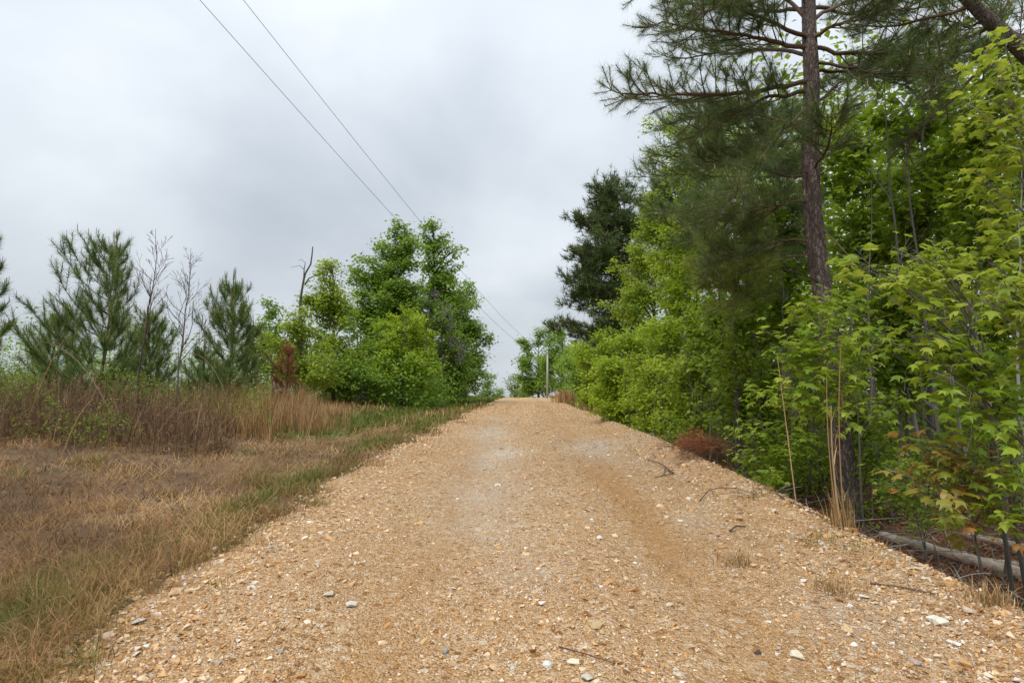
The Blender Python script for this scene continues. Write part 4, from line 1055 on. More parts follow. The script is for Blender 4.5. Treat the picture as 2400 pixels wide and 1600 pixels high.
rt('maple_sapling', 'maple with open layered green sprays below the arching bright spray, right of centre woods', 'maple', 2385, 4.6, (2290, 720), .022,
   [(2120, 770, 4.6, 70, 34, 1), (2210, 790, 4.5, 80, 34, 1), (2290, 850, 4.5, 80, 34, 1), (2180, 860, 4.5, 80, 30, .9), (2330, 930, 4.5, 70, 30, .8), (2230, 930, 4.4, 80, 25, .7)],
   leafmat='bright', size=.09, nb=5, ntw=4, leaf='maple', dens=.36, objs=('bright_o', 300), group=MG, split=True, wood='wood_grey', tw=.003, rot=.5)
rt('maple_sapling', 'tall slender maple with pale yellow-green leaves along the upper right edge', 'maple', 2500, 4.8, (2370, 80), .024,
   [(2350, 150, 4.8, 60, 50, 1), (2310, 240, 4.8, 60, 40, .9), (2370, 330, 4.7, 60, 50, 1), (2320, 430, 4.7, 60, 45, .9), (2380, 530, 4.6, 50, 45, .8)],
   leafmat='yellow', size=.095, nb=5, ntw=4, leaf='maple', dens=.42, objs=('yellow_o', 300), group=MG, split=True, wood='wood_grey', tw=.003, rot=.5)
rt('maple_sapling', 'yellowest maple spray hanging at the right edge just below mid height', 'maple', 2480, 4.3, (2400, 600), .020,
   [(2330, 640, 4.2, 50, 26, .9), (2380, 690, 4.1, 50, 30, 1), (2310, 700, 4.2, 50, 24, .8), (2390, 770, 4.1, 40, 30, .7)],
   leafmat='yellow', size=.09, nb=5, ntw=4, leaf='maple', dens=.6, objs=('yellow_o', 250), group=MG, split=True, wood='wood_grey', tw=.003, rot=.45)
rt('maple_sapling', 'low maple with red and orange tinged leaves above the fallen logs', 'maple', 2290, 4.7, (2240, 1010), .014,
   [(2130, 1030, 4.9, 50, 24, .8), (2200, 1070, 4.7, 60, 28, 1), (2110, 1110, 4.8, 60, 24, .8), (2270, 1080, 4.6, 60, 28, 1), (2230, 1160, 4.5, 80, 28, 1), (2330, 1110, 4.5, 60, 30, .9), (2290, 1210, 4.4, 60, 24, .8)],
   leafmat='red', size=.085, nb=5, ntw=4, leaf='maple', dens=.44, objs=('red_o', 300), group=MG, split=True, wood='wood_grey', tw=.003, rot=.5)
rt('maple_sapling', 'low green maple in the lower right corner of the woods beside the red-tinged one', 'maple', 2420, 4.3, (2390, 980), .014,
   [(2370, 1010, 4.3, 50, 30, 1), (2390, 1090, 4.2, 50, 30, 1), (2350, 1170, 4.2, 60, 28, 1), (2390, 1210, 4.1, 40, 22, .7), (2330, 960, 4.4, 60, 24, .7)],
   leafmat='bright', size=.085, nb=5, ntw=4, leaf='maple', dens=.46, objs=('bright_o', 250), group=MG, split=True, wood='wood_grey', tw=.003, rot=.5)

# bare slender stems in the understory
SG = 'slender bare stems under the right-hand trees'
stems = [(1595, 13, 1600, 700, .016), (1625, 12, 1618, 760, .012), (1660, 11.5, 1690, 640, .018), (1700, 11, 1690, 700, .014), (1735, 10.5, 1760, 620, .020), (1770, 10, 1765, 780, .012),
         (1800, 9.2, 1770, 560, .018), (1845, 8.8, 1830, 640, .016), (1880, 8.6, 1900, 740, .014), (1925, 8.4, 1890, 760, .02), (2050, 8.0, 2040, 420, .026), (2095, 9.0, 2070, 180, .034),
         (2150, 7.2, 2130, 620, .014), (2200, 8.2, 2120, 330, .036), (2260, 7.0, 2190, 560, .022), (2300, 7.8, 2310, 300, .030), (2345, 6.4, 2240, 620, .018), (2385, 6.8, 2395, 380, .03), (2330, 5.6, 2290, 700, .018), (2230, 9.5, 2240, 120, .04)]
STEML = ['leafless stem farthest left behind the lime thicket', 'thin stem just right of the farthest left one behind the lime thicket', 'brown leaning stem behind the mid-green shrub', 'thin grey stem above the dead pine branch heap',
 'grey stem leaning right beside the rusty pine trunk', 'short thin stem above the low maple sprig', 'brown stem leaning left behind the lone dry stalk', 'grey stem just left of the tall pine foot', 'slim stem touching the left side of the tall pine trunk',
 'brown stem crossing behind the tall pine trunk', 'long straight grey stem immediately right of the tall pine', 'tallest pale stem right of the tall pine, reaching the pine limbs', 'short brown stem behind the small-leaved bush', 'thick pale grey stem in the shade behind the red-tinged maple',
 'grey stem leaning left behind the open layered maple', 'brown stem deep in the shade toward the right edge', 'leaning grey stem crossing behind the red-tinged maple', 'grey stem at the extreme right edge of the woods', 'slim brown stem rising from behind the fallen logs', 'stout grey trunk deep in the woods at right']
for i, (bx, D_, tx, ty, r_) in enumerate(stems):
    b = base_at(bx, D_); t = W(tx, ty, D_)
    bare_tree('bare_sapling', STEML[i],
              b, [b - [0, 0, .1], (b * .6 + t * .4) + [rng.normal() * .08, 0, 0], t], r_, n1=6, L1=.22, mat='wood_grey' if i % 3 else 'wood', group=SG, lv=2, start=.2, minr=.0035)

# woods behind, right side: one mass of leaves and stems
def mass(name, label, xs, ys, zf, n, size, mat, parts=True, clump=26, cs=.45, trunks=0, hmax=8, hv=lambda x, y: 1):
    a = Acc(); nc = n // clump
    cx_ = rng.uniform(xs[0], xs[1], nc); cy_ = rng.uniform(ys[0], ys[1], nc)
    g_ = terrain(cx_, cy_); hz = zf(cx_, cy_, rng.random(nc)) * hv(cx_, cy_)
    C = np.stack([cx_, cy_, g_ + hz], -1)
    P = np.repeat(C, clump, 0) + rng.normal(size=(nc * clump, 3)) * np.array([cs, cs, cs * .45])
    P = P[P[:, 2] > terrain(P[:, 0], P[:, 1]) + .05]
    R = leaf_frames(len(P), rvec(len(P)), 1, .8)
    scatter(a, oval_t[0], oval_t[1], P, R, size * (.6 + .7 * rng.random(len(P))))
    o = a.build(name, M[mat]); tag(o, label, 'woods', kind='stuff')
    if trunks:
        t = Acc(); x = rng.uniform(xs[0], xs[1], trunks); y = rng.uniform(ys[0], ys[1], trunks); g_ = terrain(x, y)
        H = hmax * (.4 + .6 * rng.random(trunks)); lean = rng.normal(size=(trunks, 2)) * .06
        s = np.linspace(0, 1, 5)
        TP = np.stack([x[:, None] + lean[:, :1] * H[:, None] * s, y[:, None] + lean[:, 1:] * H[:, None] * s, g_[:, None] - .1 + H[:, None] * s], -1)
        tubes(t, TP, (.015 + .05 * rng.random((trunks, 1)) ** 2) * (1 - .6 * s)[None], 5)
        t.build('background_stems', M['wood_grey'], o, (0, 0, 0), True, 'stuff')
    return o
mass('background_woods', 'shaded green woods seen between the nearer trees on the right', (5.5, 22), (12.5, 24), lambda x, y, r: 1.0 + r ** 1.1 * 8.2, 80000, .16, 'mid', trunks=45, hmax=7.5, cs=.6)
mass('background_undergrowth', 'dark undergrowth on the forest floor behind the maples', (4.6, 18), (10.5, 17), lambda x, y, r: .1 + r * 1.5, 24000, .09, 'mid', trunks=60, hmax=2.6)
def brush(px0, px1, D0, D1, n, h, size, mat, label, seed):
    a = Acc(); m = n // 18
    D_ = rng.uniform(D0, D1, m); px = rng.uniform(px0, px1, m); x = (px - 1200) / F * D_
    x = np.maximum(x, edge_r(D_) + .28 + .5 * rng.random(m))
    H = h * (.35 + .9 * vnoise(x * 1.3, D_ * 1.1, seed)) ; z = terrain(x, D_) + .05 + H * rng.random(m) ** .85
    P = np.repeat(np.stack([x, D_, z], -1), 18, 0) + rng.normal(size=(m * 18, 3)) * np.array([.13, .13, .06])
    P = P[(P[:, 2] > terrain(P[:, 0], P[:, 1]) + .03) & (P[:, 0] > edge_r(P[:, 1]) + .05)]
    scatter(a, oval_t[0], oval_t[1], P, leaf_frames(len(P), rvec(len(P)), 1, .7), size * (.6 + .7 * rng.random(len(P))))
    o = a.build('undergrowth', M[mat]); tag(o, label, 'undergrowth', kind='stuff')
    # leafless stems and dead twigs inside it
    t = Acc(); q = m // 5; g_ = terrain(x[:q], D_[:q]); az = rng.random(q) * 6.28; ln = np.abs(rng.normal(.1, .3, q)) * H[:q]; s = np.linspace(0, 1, 5)
    TP = np.stack([x[:q, None] + (np.cos(az) * ln)[:, None] * s ** 1.5, D_[:q, None] + (np.sin(az) * ln)[:, None] * s ** 1.5, g_[:, None] - .02 + (H[:q] * 1.15)[:, None] * s], -1)
    tubes(t, TP, .0065 * (1 - .6 * s)[None] * (.6 + .8 * rng.random((q, 1))), 4)
    t.build('undergrowth_stems', M['wood'], o, (0, 0, 0), True, 'stuff')
brush(1340, 1600, 12, 24, 15000, 1.6, .075, 'lime', 'low yellow-green growth along the foot of the lime thicket', 101)
brush(1740, 1960, 8.2, 12, 9000, 1.0, .05, 'mid', 'low green growth between the dead branch heap and the tall pine', 102)
brush(1950, 2480, 7.0, 11, 7000, .6, .05, 'mid', 'low green growth in the shade behind the red-tinged maple', 103)
mass('thicket', 'mixed green thicket behind the lime shrubs along the right side up to the crest', (5.0, 14), (22, 62), lambda x, y, r: .2 + r * 3.8, 36000, .20, 'green', trunks=60, hmax=5, cs=.7)
mass('distant_bushes', 'low green bushes behind the young pines at far left', (-34, -11), (21, 30), lambda x, y, r: .1 + r ** 1.8 * 2.3, 42000, .11, 'green', trunks=30, hmax=2.0, cs=.4, hv=lambda x, y: .25 + 1.3 * vnoise(x * .55, y * .5, 7))
mass('clump_undergrowth', 'green undergrowth filling the foot of the clump left of the road', (-12.5, -3.4), (27, 42), lambda x, y, r: .1 + r * 2.6, 30000, .16, 'green', cs=.5, hv=lambda x, y: .5 + .9 * vnoise(x * .5, y * .4, 9) * (1 - .5 * sstep(-5, -3.4, x)))

# ------------------------------------------------------------------ left side
LG = 'broadleaved trees left of the road'
rt('leafy_tree', 'conical green tree at the left end of the clump, its top below the dead snag', 'tree', 780, 28, (780, 610), .10,
   [(780, 640, 28, 30, 34, .8), (775, 700, 28, 55, 40, 1), (790, 770, 28, 70, 50, 1.1), (770, 850, 27.5, 70, 50, 1), (735, 720, 28, 40, 45, .7), (825, 840, 28, 45, 45, .9)], leafmat='bright', size=.15, nb=10, group=LG, dens=.85, tw=.01)
rt('leafy_tree', 'broad green tree with uneven top, left one of the two tallest', 'tree', 915, 34, (925, 535), .16,
   [(930, 565, 34, 52, 36, 1), (890, 620, 34, 52, 45, 1), (935, 655, 34, 48, 50, 1), (895, 700, 33.5, 60, 55, 1.1), (960, 750, 33.5, 60, 60, 1), (890, 800, 33, 60, 60, 1), (860, 640, 34, 25, 25, .4), (850, 760, 34, 55, 60, 1), (870, 850, 33, 60, 50, 1), (870, 690, 34, 45, 55, 1), (975, 720, 34, 50, 60, 1)], leafmat='green', size=.17, nb=13, group=LG, dens=1.25, tw=.012)
rt('leafy_tree', 'airy tree with sky showing through, right of the broad uneven-topped tree', 'tree', 1010, 37, (1018, 525), .14,
   [(1018, 555, 37, 34, 34, .9), (1012, 610, 37, 28, 35, .8), (1055, 600, 37, 30, 26, .6), (1070, 655, 37, 34, 28, .6), (1020, 665, 37, 45, 34, .8), (1050, 720, 37, 50, 40, .9), (1000, 760, 37, 60, 60, 1), (1040, 820, 36.5, 60, 60, 1), (1060, 680, 37, 40, 40, .9)], leafmat='green', size=.19, nb=11, group=LG, dens=.85, tw=.014, wood='wood')
rt('leafy_tree', 'rounded dark green tree closing the clump at the road side, left of the crest', 'tree', 1090, 43, (1090, 690), .15,
   [(1095, 735, 43, 42, 45, 1), (1115, 790, 43, 36, 40, 1), (1080, 830, 43, 60, 50, 1.2), (1110, 880, 42, 36, 40, 1), (1050, 780, 43, 50, 50, 1), (1070, 690, 43, 36, 34, .8), (1040, 860, 42, 60, 50, 1)], leafmat='green', size=.19, nb=11, group=LG, dens=.95, tw=.012)
rt('leafy_tree', 'yellow-green fine-leaved tree in the middle front of the clump', 'tree', 945, 29, (945, 715), .07,
   [(940, 750, 29, 60, 36, 1), (905, 790, 29, 50, 36, 1), (980, 800, 29, 50, 40, 1), (940, 850, 28.5, 70, 45, 1), (880, 860, 28.5, 45, 40, .8), (1000, 870, 28.5, 45, 40, .8)], leafmat='lime', size=.11, nb=10, group=LG, dens=.75, trunks=3)
rt('leafy_shrub', 'broad green shrub at the front left of the clump, behind the tall dry grass', 'shrub', 710, 25, (710, 740), .05,
   [(700, 760, 25, 50, 36, 1), (660, 790, 25, 45, 36, 1), (720, 830, 25, 60, 45, 1), (650, 860, 24.5, 45, 40, 1), (760, 870, 24.5, 45, 40, .8)], leafmat='bright', size=.13, nb=10, group=LG, dens=.85, trunks=4)
rt('leafy_shrub', 'dark low shrub at the foot of the clump near the green verge', 'shrub', 860, 27, (860, 860), .03,
   [(830, 885, 27, 50, 30, 1), (890, 900, 27, 50, 26, 1), (800, 870, 27, 40, 36, .8)], leafmat='green', size=.12, nb=9, group=LG, trunks=4)
rt('leafy_shrub', 'green shrub at the foot of the clump, right below the purple blossoms', 'shrub', 1050, 36, (1050, 830), .04,
   [(1050, 860, 36, 40, 40, 1), (1010, 890, 36, 40, 35, 1), (1085, 900, 36, 36, 26, 1)], leafmat='green', size=.15, nb=9, group=LG, trunks=4)
r_ = plant('flowering_tree', 'tree with pale purple blossoms between the tall airy tree and the rounded dark tree', 'tree', base_at(1035, 35), W(1035, 700, 35), .08,
      [lobe(1030, 740, 35, 40, 36, .8), lobe(1060, 790, 35, 34, 36, .8), lobe(1010, 790, 35, 36, 36, .7)], leafmat='green', size=.15, nb=8, group=LG, dens=.4, tw=.012)
fa = Acc(); bb = base_at(1035, 35)
for (px, py) in ((995, 705), (1030, 720), (1000, 735), (1035, 745), (1015, 760), (1005, 780), (1045, 730), (1060, 800), (1030, 800), (1085, 815), (1040, 840), (1020, 690), (1075, 840), (1055, 760)):
    c = W(px, py, 34); n = 60
    P = c + rng.normal(size=(n, 3)) * np.array([.13, .13, .22]); scatter(fa, oval_t[0], oval_t[1], P, leaf_frames(n, rvec(n)), .10 * np.ones(n))
fa.build('blossoms', M['flower'], r_, bb, False, 'stuff')
rt('vine_column', 'thin dark green column of leaves standing up at the left end of the clump', 'vine', 640, 27, (628, 690), .05,
   [(630, 720, 27, 13, 26, .6), (635, 770, 27, 20, 34, .8), (640, 830, 27, 30, 40, .9)], leafmat='green', size=.13, nb=7, group=LG)
rt('slender_tree', 'slender pale-leaved young tree between the rightmost young pine and the green clump', 'tree', 598, 20, (592, 712), .03,
   [(592, 745, 20, 18, 26, .6), (582, 790, 20, 30, 28, .8), (604, 830, 20, 28, 34, .8), (575, 850, 20, 36, 30, .8)], leafmat='olive', size=.08, nb=8, group=LG, dens=.38)
for px, D_, ty, rr_, lab, mt in ((1142, 95, 872, 22, 'small hazy tree just left of where the road meets the sky', 'green'), (1172, 110, 905, 13, 'tiny bush on the horizon left of the road crest', 'green'),
                               (1207, 100, 880, 22, 'small spreading tree on the horizon right above the road crest', 'olive'), (1226, 92, 905, 16, 'small dark bush on the horizon touching the right-hand row', 'green')):
    rt('distant_tree', lab, 'tree', px, D_, (px, ty), .10, [(px, ty + rr_ * .6, D_, rr_ * .8, rr_ * .6), (px - 5, ty + rr_ * 1.6, D_, rr_, rr_ * .8), (px + 8, ty + rr_ * 2.2, D_, rr_, rr_ * .8)], leafmat=mt, size=.26, nb=8, dens=.55, tw=.02, group='small trees beyond the crest')

# young pines
def yp(px, py_top, D_, wpx, label, **kw):
    b = base_at(px, D_); H = W(px, py_top, D_)[2] - b[2] - .2
    young_pine(label, b, H, wpx * D_ / F, D=D_, **kw)
yp(-62, 525, 12, 82, 'young pine cut off by the left edge of the picture')
yp(236, 552, 14.5, 100, 'tallest full young pine, second from the left edge, between two gaps of sky', lean=(.02, 0))
yp(118, 735, 16, 72, 'short young pine standing against the left flank of the tallest young pine')
yp(335, 715, 17, 56, 'short young pine partly hidden behind the left bare sapling')
yp(530, 640, 16, 72, 'dark young pine right of the two bare saplings')
yp(470, 790, 17, 44, 'small young pine between the right bare sapling and the dark young pine')
yp(672, 790, 17, 34, 'small dead pine with all its needles reddish brown, in front of the green clump', mat='needle_dead', group=None, sparse=.35)

# bare saplings and snag
D_ = 12.5
b = base_at(325, D_)
bare_tree('bare_sapling', 'left of the two leafless saplings, reddish bark, tallest top', b, [b - [0, 0, .1], W(328, 860, D_), W(348, 740, D_), W(352, 700, D_), W(369, 620, D_), W(362, 535, D_)], .022, n1=20, L1=.26, group='leafless saplings by the young pines', start=.3, minr=.0024)
b = base_at(412, D_)
bare_tree('bare_sapling', 'right of the two leafless saplings, grey many-forked top beside the dark young pine', b, [b - [0, 0, .1], W(418, 860, D_), W(430, 760, D_), W(444, 690, D_), W(447, 580, D_)], .021, n1=20, L1=.30, group='leafless saplings by the young pines', start=.25, mat='wood', minr=.0024)
D_ = 27
b = base_at(700, D_)
a = Acc(); root = thing('dead_snag', b, 'dead crooked snag rising out of the green clump', 'dead tree')
P = np.array([b - [0, 0, .1], W(700, 800, D_), W(704, 700, D_), W(712, 655, D_), W(716, 640, D_), W(728, 620, D_), W(731, 600, D_), W(733, 578, D_)])
t = np.linspace(0, 1, 8); tt = np.linspace(0, 1, 26); PP = np.stack([np.interp(tt, t, P[:, i]) for i in range(3)], -1)
tubes(a, PP, np.interp(tt, [0, .3, 1], [.07, .052, .022]), 8, jit=.25); a.build('trunk', M['wood'], root, b, True)
for pts, r_ in (([(714, 668), (724, 652), (745, 644)], .04), ([(712, 650), (713, 628), (716, 615)], .03), ([(713, 632), (702, 622), (680, 627)], .014), ([(716, 616), (706, 608), (698, 610)], .012)):
    Pb = np.array([W(x_, y_, D_ - .3) for x_, y_ in pts]); tb = np.linspace(0, 1, 3); t6 = np.linspace(0, 1, 7)
    a = Acc(); tubes(a, np.stack([np.interp(t6, tb, Pb[:, i]) for i in range(3)], -1), r_ * (1 - .6 * t6), 6); a.build('branch', M['wood'], root, b, True)

# ------------------------------------------------------------------ pole, wires
b = base_at(1283, 64)
ptop = W(1283, 831, 64)
root = thing('wooden_post', b, 'tall pale wooden pole standing at the right side of the road crest', 'pole')
a = Acc(); tubes(a, np.array([b - [0, 0, .3], b * .5 + ptop * .5, ptop]), np.array([.11, .10, .09]), 12, cap=True); a.build('pole_shaft', M['post'], root, b, True)
a = Acc(); tubes(a, np.array([ptop, ptop + [0, 0, .12], ptop + [0, 0, .18]]), np.array([.10, .09, .02]), 12, cap=True); a.build('pole_cap', M['post'], root, b, True)
def wire(label, near, far, sag):
    s = np.linspace(-.25, 1, 60); P = near + (far - near) * s[:, None]; P[:, 2] -= sag * 4 * np.clip(s, -.3, 1) * (1 - s)
    a = Acc(); tubes(a, P, np.full(60, .0075) + .010 * np.clip(s, 0, 1), 6)
    o = a.build('power_line', M['wire'], smooth=True); tag(o, label, 'wire', 'overhead wires crossing the sky')
wire('left, lower one of the two thin overhead wires', W(468, 0, 15), W(1236, 818, 112), .9)
wire('right, upper one of the two thin overhead wires', W(570, 0, 15.5), W(1240, 800, 112), .9)

# ------------------------------------------------------------------ grasses
def blades(acc, P, h, w_, lean, tone, az=None, seg=3, rnd=None):
    n = len(P); az = rng.random(n) * 2 * np.pi if az is None else az
    d = np.stack([np.cos(az), np.sin(az), np.zeros(n)], -1); sd = np.stack([-np.sin(az + rng.normal(size=n) * .6), np.cos(az), np.zeros(n)], -1)
    V = []
    for k in range(seg + 1):
        t = k / seg
        ang = lean * (.35 + .65 * t)
        c = P + d * (h * t * np.sin(ang))[:, None] + np.array([0, 0, 1]) * (h * t * np.cos(ang))[:, None]
        if k == seg: V.append(c)
        else:
            ww = (w_ * (1 - .55 * t) / 2)[:, None]
            V.append(c - sd * ww); V.append(c + sd * ww)
    V = np.stack(V, 1); k = V.shape[1]
    Fc = []
    for i in range(seg - 1):
        Fc += [[2 * i, 2 * i + 1, 2 * i + 3], [2 * i, 2 * i + 3, 2 * i + 2]]
    Fc.append([2 * seg - 2, 2 * seg - 1, 2 * seg]); Fc = np.array(Fc)
    FF = Fc[None] + (np.arange(n) * k)[:, None, None]
    acc.add(V.reshape(-1, 3), FF.reshape(-1, 3), np.repeat(rng.random(n) if rnd is None else rnd, k), np.repeat(tone, k))
def field_points(n, ylo, yhi, pw=1.0):
    u_ = rng.random(n)
    return (ylo ** -pw + u_ * (yhi ** -pw - ylo ** -pw)) ** (-1 / pw)

# short grass on the left verge and field
a = Acc()
NC = 5200
cy_ = field_points(NC, 2.4, 34, .55); L_ = -np.minimum(cy_ * .9 + 1, 26)
el_ = edge_l(cy_)
cxx = el_ + .10 - .25 * rng.random(NC) - (rng.random(NC) ** 1.3) * (el_ - L_)
cxx = np.where(rng.random(NC) < .05, el_ + .55 * rng.random(NC) ** 2, cxx)
ok = cxx > L_; cxx, cy_ = cxx[ok], cy_[ok]
gm = green_mask(cxx, cy_); uu_ = cxx - edge_l(cy_)
kp = rng.random(len(cxx)) < np.clip(.10 + gm * .8 + .35 * np.exp(-((uu_ + .6) / .6) ** 2) + 1.6 * fbm(cxx * 2.6, cy_ * 2.6, 77, 3), 0, 1)
cxx, cy_, gm, uu_ = cxx[kp], cy_[kp], gm[kp], uu_[kp]
nb_ = 26; n = len(cxx)
off = rng.normal(size=(n * nb_, 2)) * (.022 + .0045 * np.repeat(cy_, nb_) + .02 * np.repeat(rng.random(n), nb_))[:, None]
P = np.stack([np.repeat(cxx, nb_), np.repeat(cy_, nb_)], -1) + off
P = np.concatenate([P, (terrain(P[:, 0], P[:, 1]) - .008)[:, None]], -1)
azo = np.arctan2(off[:, 1], off[:, 0]) + rng.normal(size=len(off)) * .5
hb = np.repeat(.07 + .15 * rng.random(n) ** 1.5 + .05 * gm, nb_) * (.5 + .7 * rng.random(n * nb_)) * (1 + .01 * P[:, 1])
tone = (np.repeat(np.clip(1.0 - gm * 1.05 - .25 * np.exp(-((uu_ + .6) / .5) ** 2) + rng.normal(size=n) * .25, 0, 1), nb_) + rng.normal(size=n * nb_) * .3)
blades(a, P, hb, np.maximum(.0042, .0011 * P[:, 1]), np.abs(rng.normal(.85, .45, len(P))), np.clip(tone, 0, 1), az=azo, seg=2, rnd=np.clip(np.repeat(rng.random(n), nb_) * .5 + .5 * rng.random(n * nb_) - .05, 0, 1))
o = a.build('verge_grass', M['grass']); tag(o, 'short mixed green and dry grass along the left verge', 'grass', kind='stuff')

# flattened dry straw litter
a = Acc(); n = 34000
yy = field_points(n, 2.2, 30, .55); L_ = -np.minimum(yy * .92 + 1, 26)
xx = edge_l(yy) - .05 - rng.random(n) * (edge_l(yy) - L_)
kp = rng.random(n) > np.maximum(green_mask(xx, yy) * .7, np.clip(-.25 + 2.0 * fbm(xx * 1.6, yy * 1.5, 66, 4), 0, .55)); xx, yy = xx[kp], yy[kp]; n = len(xx)
P = np.stack([xx, yy, terrain(xx, yy) + .004 + .02 * rng.random(n)], -1)
blades(a, P, .16 + .30 * rng.random(n), np.maximum(.003, .0008 * yy), np.clip(rng.normal(1.40, .13, n), .9, 1.54), np.clip(.8 + rng.random(n) * .3, 0, 1), seg=2, rnd=np.clip(.38 + 1.6 * fbm(xx * 1.7, yy * 1.5, 65, 4) + .4 * (rng.random(n) - .5) + .1 * sstep(7, 4, yy), 0, 1))
o = a.build('dry_straw', M['grass']); tag(o, 'flattened dry straw lying over the left field', 'straw', kind='stuff')

# tall broomsedge
a = Acc(); n = 14000
cpx = rng.uniform(380, 820, n); cD = rng.uniform(12.5, 18.5, n)
cD = np.where(cpx > 640, cD + 2.0, cD) + 2.2 * (rng.random(n) - .5) + 1.2 * (vnoise(cpx * .02, cpx * 0, 37) - .5)
cxw = (cpx - 1200) / F * cD
nzm = fbm(cxw * 1.3, cD * 1.3, 33, 3) + .22 - .3 * sstep(700, 810, cpx) - .25 * sstep(480, 390, cpx) > 0
cxw, cD, cpx = cxw[nzm], cD[nzm], cpx[nzm]; n = len(cxw)
P = np.stack([cxw + rng.normal(size=n) * .04, cD, terrain(cxw, cD) - .01], -1)
blades(a, P, (.30 + .62 * rng.random(n)) * (.40 + 1.15 * vnoise(cxw * 1.6, cD * 1.2, 36)) * (.6 + .4 * sstep(380, 460, cpx) * sstep(820, 700, cpx)), np.full(n, .010), np.abs(rng.normal(.22, .28, n)), np.clip(.85 + rng.random(n) * .2, 0, 1), seg=3)
o = a.build('tall_dry_grass', M['grass']); tag(o, 'tall standing golden brown grass in front of the green clump', 'grass', kind='stuff')
# small dry grass tufts near the crest on the right
a = Acc(); c = base_at(1325, 40); n = 500
P = c + rng.normal(size=(n, 3)) * np.array([.35, .8, 0]); P[:, 2] = terrain(P[:, 0], P[:, 1])
blades(a, P, .5 + .5 * rng.random(n), np.full(n, .03), np.abs(rng.normal(.1, .2, n)), np.full(n, 1.))
o = a.build('tall_dry_grass', M['grass']); tag(o, 'clump of tall brown grass right of the pale pole', 'grass', kind='stuff')
# far green verge on both sides
a = Acc(); n = 16000
yy = rng.uniform(16, 75, n); sd_ = rng.random(n)
xx = np.where(sd_ < .7, edge_l(yy) - rng.random(n) * 6.5 - .05, edge_r(yy) + rng.random(n) * 2.4)
P = np.stack([xx, yy, terrain(xx, yy) - .01], -1)
keep = (sd_ < .7) | (yy > 22); P = P[keep]
gmm = green_mask(P[:, 0], P[:, 1])
blades(a, P, .14 + .20 * rng.random(len(P)), .0016 * P[:, 1], np.abs(rng.normal(.4, .35, len(P))), np.clip(.85 - gmm * 1.1 + rng.normal(size=len(P)) * .3, 0, 1), seg=2)
o = a.build('far_verge_grass', M['grass']); tag(o, 'grass strip along both road edges toward the crest', 'grass', kind='stuff')

# brown weed stems, far left
a = Acc(); n = 3600
cpx = rng.uniform(-60, 640, n); cD = rng.uniform(8.0, 15.5, n); x_ = (cpx - 1200) / F * cD
kp = (fbm(x_ * .8, cD * .8, 55, 4) + .12 - .35 * sstep(10.5, 8, cD) - .4 * sstep(440, 640, cpx)) > 0
cpx, cD, x_ = cpx[kp], cD[kp], x_[kp]; n = len(x_)
g_ = terrain(x_, cD); hh = (.2 + .85 * rng.random(n) ** 1.6) * (.6 + .4 * sstep(8, 11, cD))
s = np.linspace(0, 1, 5)
az = rng.random(n) * 6.28; ln = rng.normal(.15, .25, n)
TP = np.stack([x_[:, None] + np.cos(az)[:, None] * (ln * hh)[:, None] * s ** 2, cD[:, None] + np.sin(az)[:, None] * (ln * hh)[:, None] * s ** 2, g_[:, None] + hh[:, None] * s], -1)
tubes(a, TP, .0052 * (1 - .5 * s)[None] * np.ones((n, 1)), 3)
for rep in range(2):
    i0 = rng.integers(1, 4, n); p0 = TP[np.arange(n), i0]; d = norm(rvec(n) + np.array([0, 0, .8])); p2 = p0 + d * (.10 + .25 * rng.random((n, 1)))
    tubes(a, bez(p0, (p0 + p2) / 2, p2, 3), np.full((n, 3), .0038), 3)
c_n = int(len(x_) * 1.2); i_ = rng.integers(0, len(x_), c_n)
P = np.stack([x_[i_] + rng.normal(size=c_n) * .15, cD[i_] + rng.normal(size=c_n) * .15, np.zeros(c_n)], -1); P[:, 2] = terrain(P[:, 0], P[:, 1])
blades(a, P, .25 + .6 * rng.random(c_n) ** 1.5, np.full(c_n, .009), np.abs(rng.normal(.35, .35, c_n)), np.full(c_n, 1.), seg=2)
o = a.build('dry_weeds', M['weed']); tag(o, 'dense brown leafless weed stems below the young pines', 'weeds', kind='stuff')
# leaves on weeds (green flecks) and dead leaves on ground
a = Acc(); n = 26000
cpx = rng.uniform(-60, 640, n); cD = rng.uniform(9.2, 15.5, n); x_ = (cpx - 1200) / F * cD
P = np.stack([x_, cD, terrain(x_, cD) + .10 + (.2 + 1.0 * vnoise(x_ * .9, cD * .7, 58)) * rng.random(n) ** .9], -1)
kp = fbm(x_ * 1.1, P[:, 2] * 1.6 + cD, 51, 3) > .0; P = P[kp]
scatter(a, oval_t[0], oval_t[1], P, leaf_frames(len(P), rvec(len(P)), 1, .9), .028 + .03 * rng.random(len(P)))
o = a.build('bramble_leaves', M['olive']); tag(o, 'small green bramble leaves tangled among the brown weeds at left', 'brambles', kind='stuff')
a = Acc(); n = 16000
yy = field_points(n, 4.0, 15, .4); xx = edge_l(yy) - .5 - 9 * rng.random(n)
kp = rng.random(n) < np.clip(.28 + 2.4 * fbm(xx * .8, yy * .7, 68, 4), 0, 1); xx, yy = xx[kp], yy[kp]; n = len(xx)
P = np.stack([xx, yy, terrain(xx, yy) + .015 + .03 * rng.random(n)], -1)
scatter(a, oval_t[0], oval_t[1], P, leaf_frames(n, rvec(n), 1, .8), .022 + .026 * rng.random(n))
yy = rng.uniform(2.6, 12, 9000); xx = edge_r(yy) + .25 + 6 * rng.random(9000); n = 9000
P = np.stack([xx, yy, terrain(xx, yy) + .01 + .02 * rng.random(n)], -1)
scatter(a, oval_t[0], oval_t[1], P, leaf_frames(n, rvec(n), 1, .5), .035 + .035 * rng.random(n))
o = a.build('dead_leaves', M['deadleaf']); tag(o, 'dead brown leaves lying on the left bank and forest floor', 'leaf litter', kind='stuff')
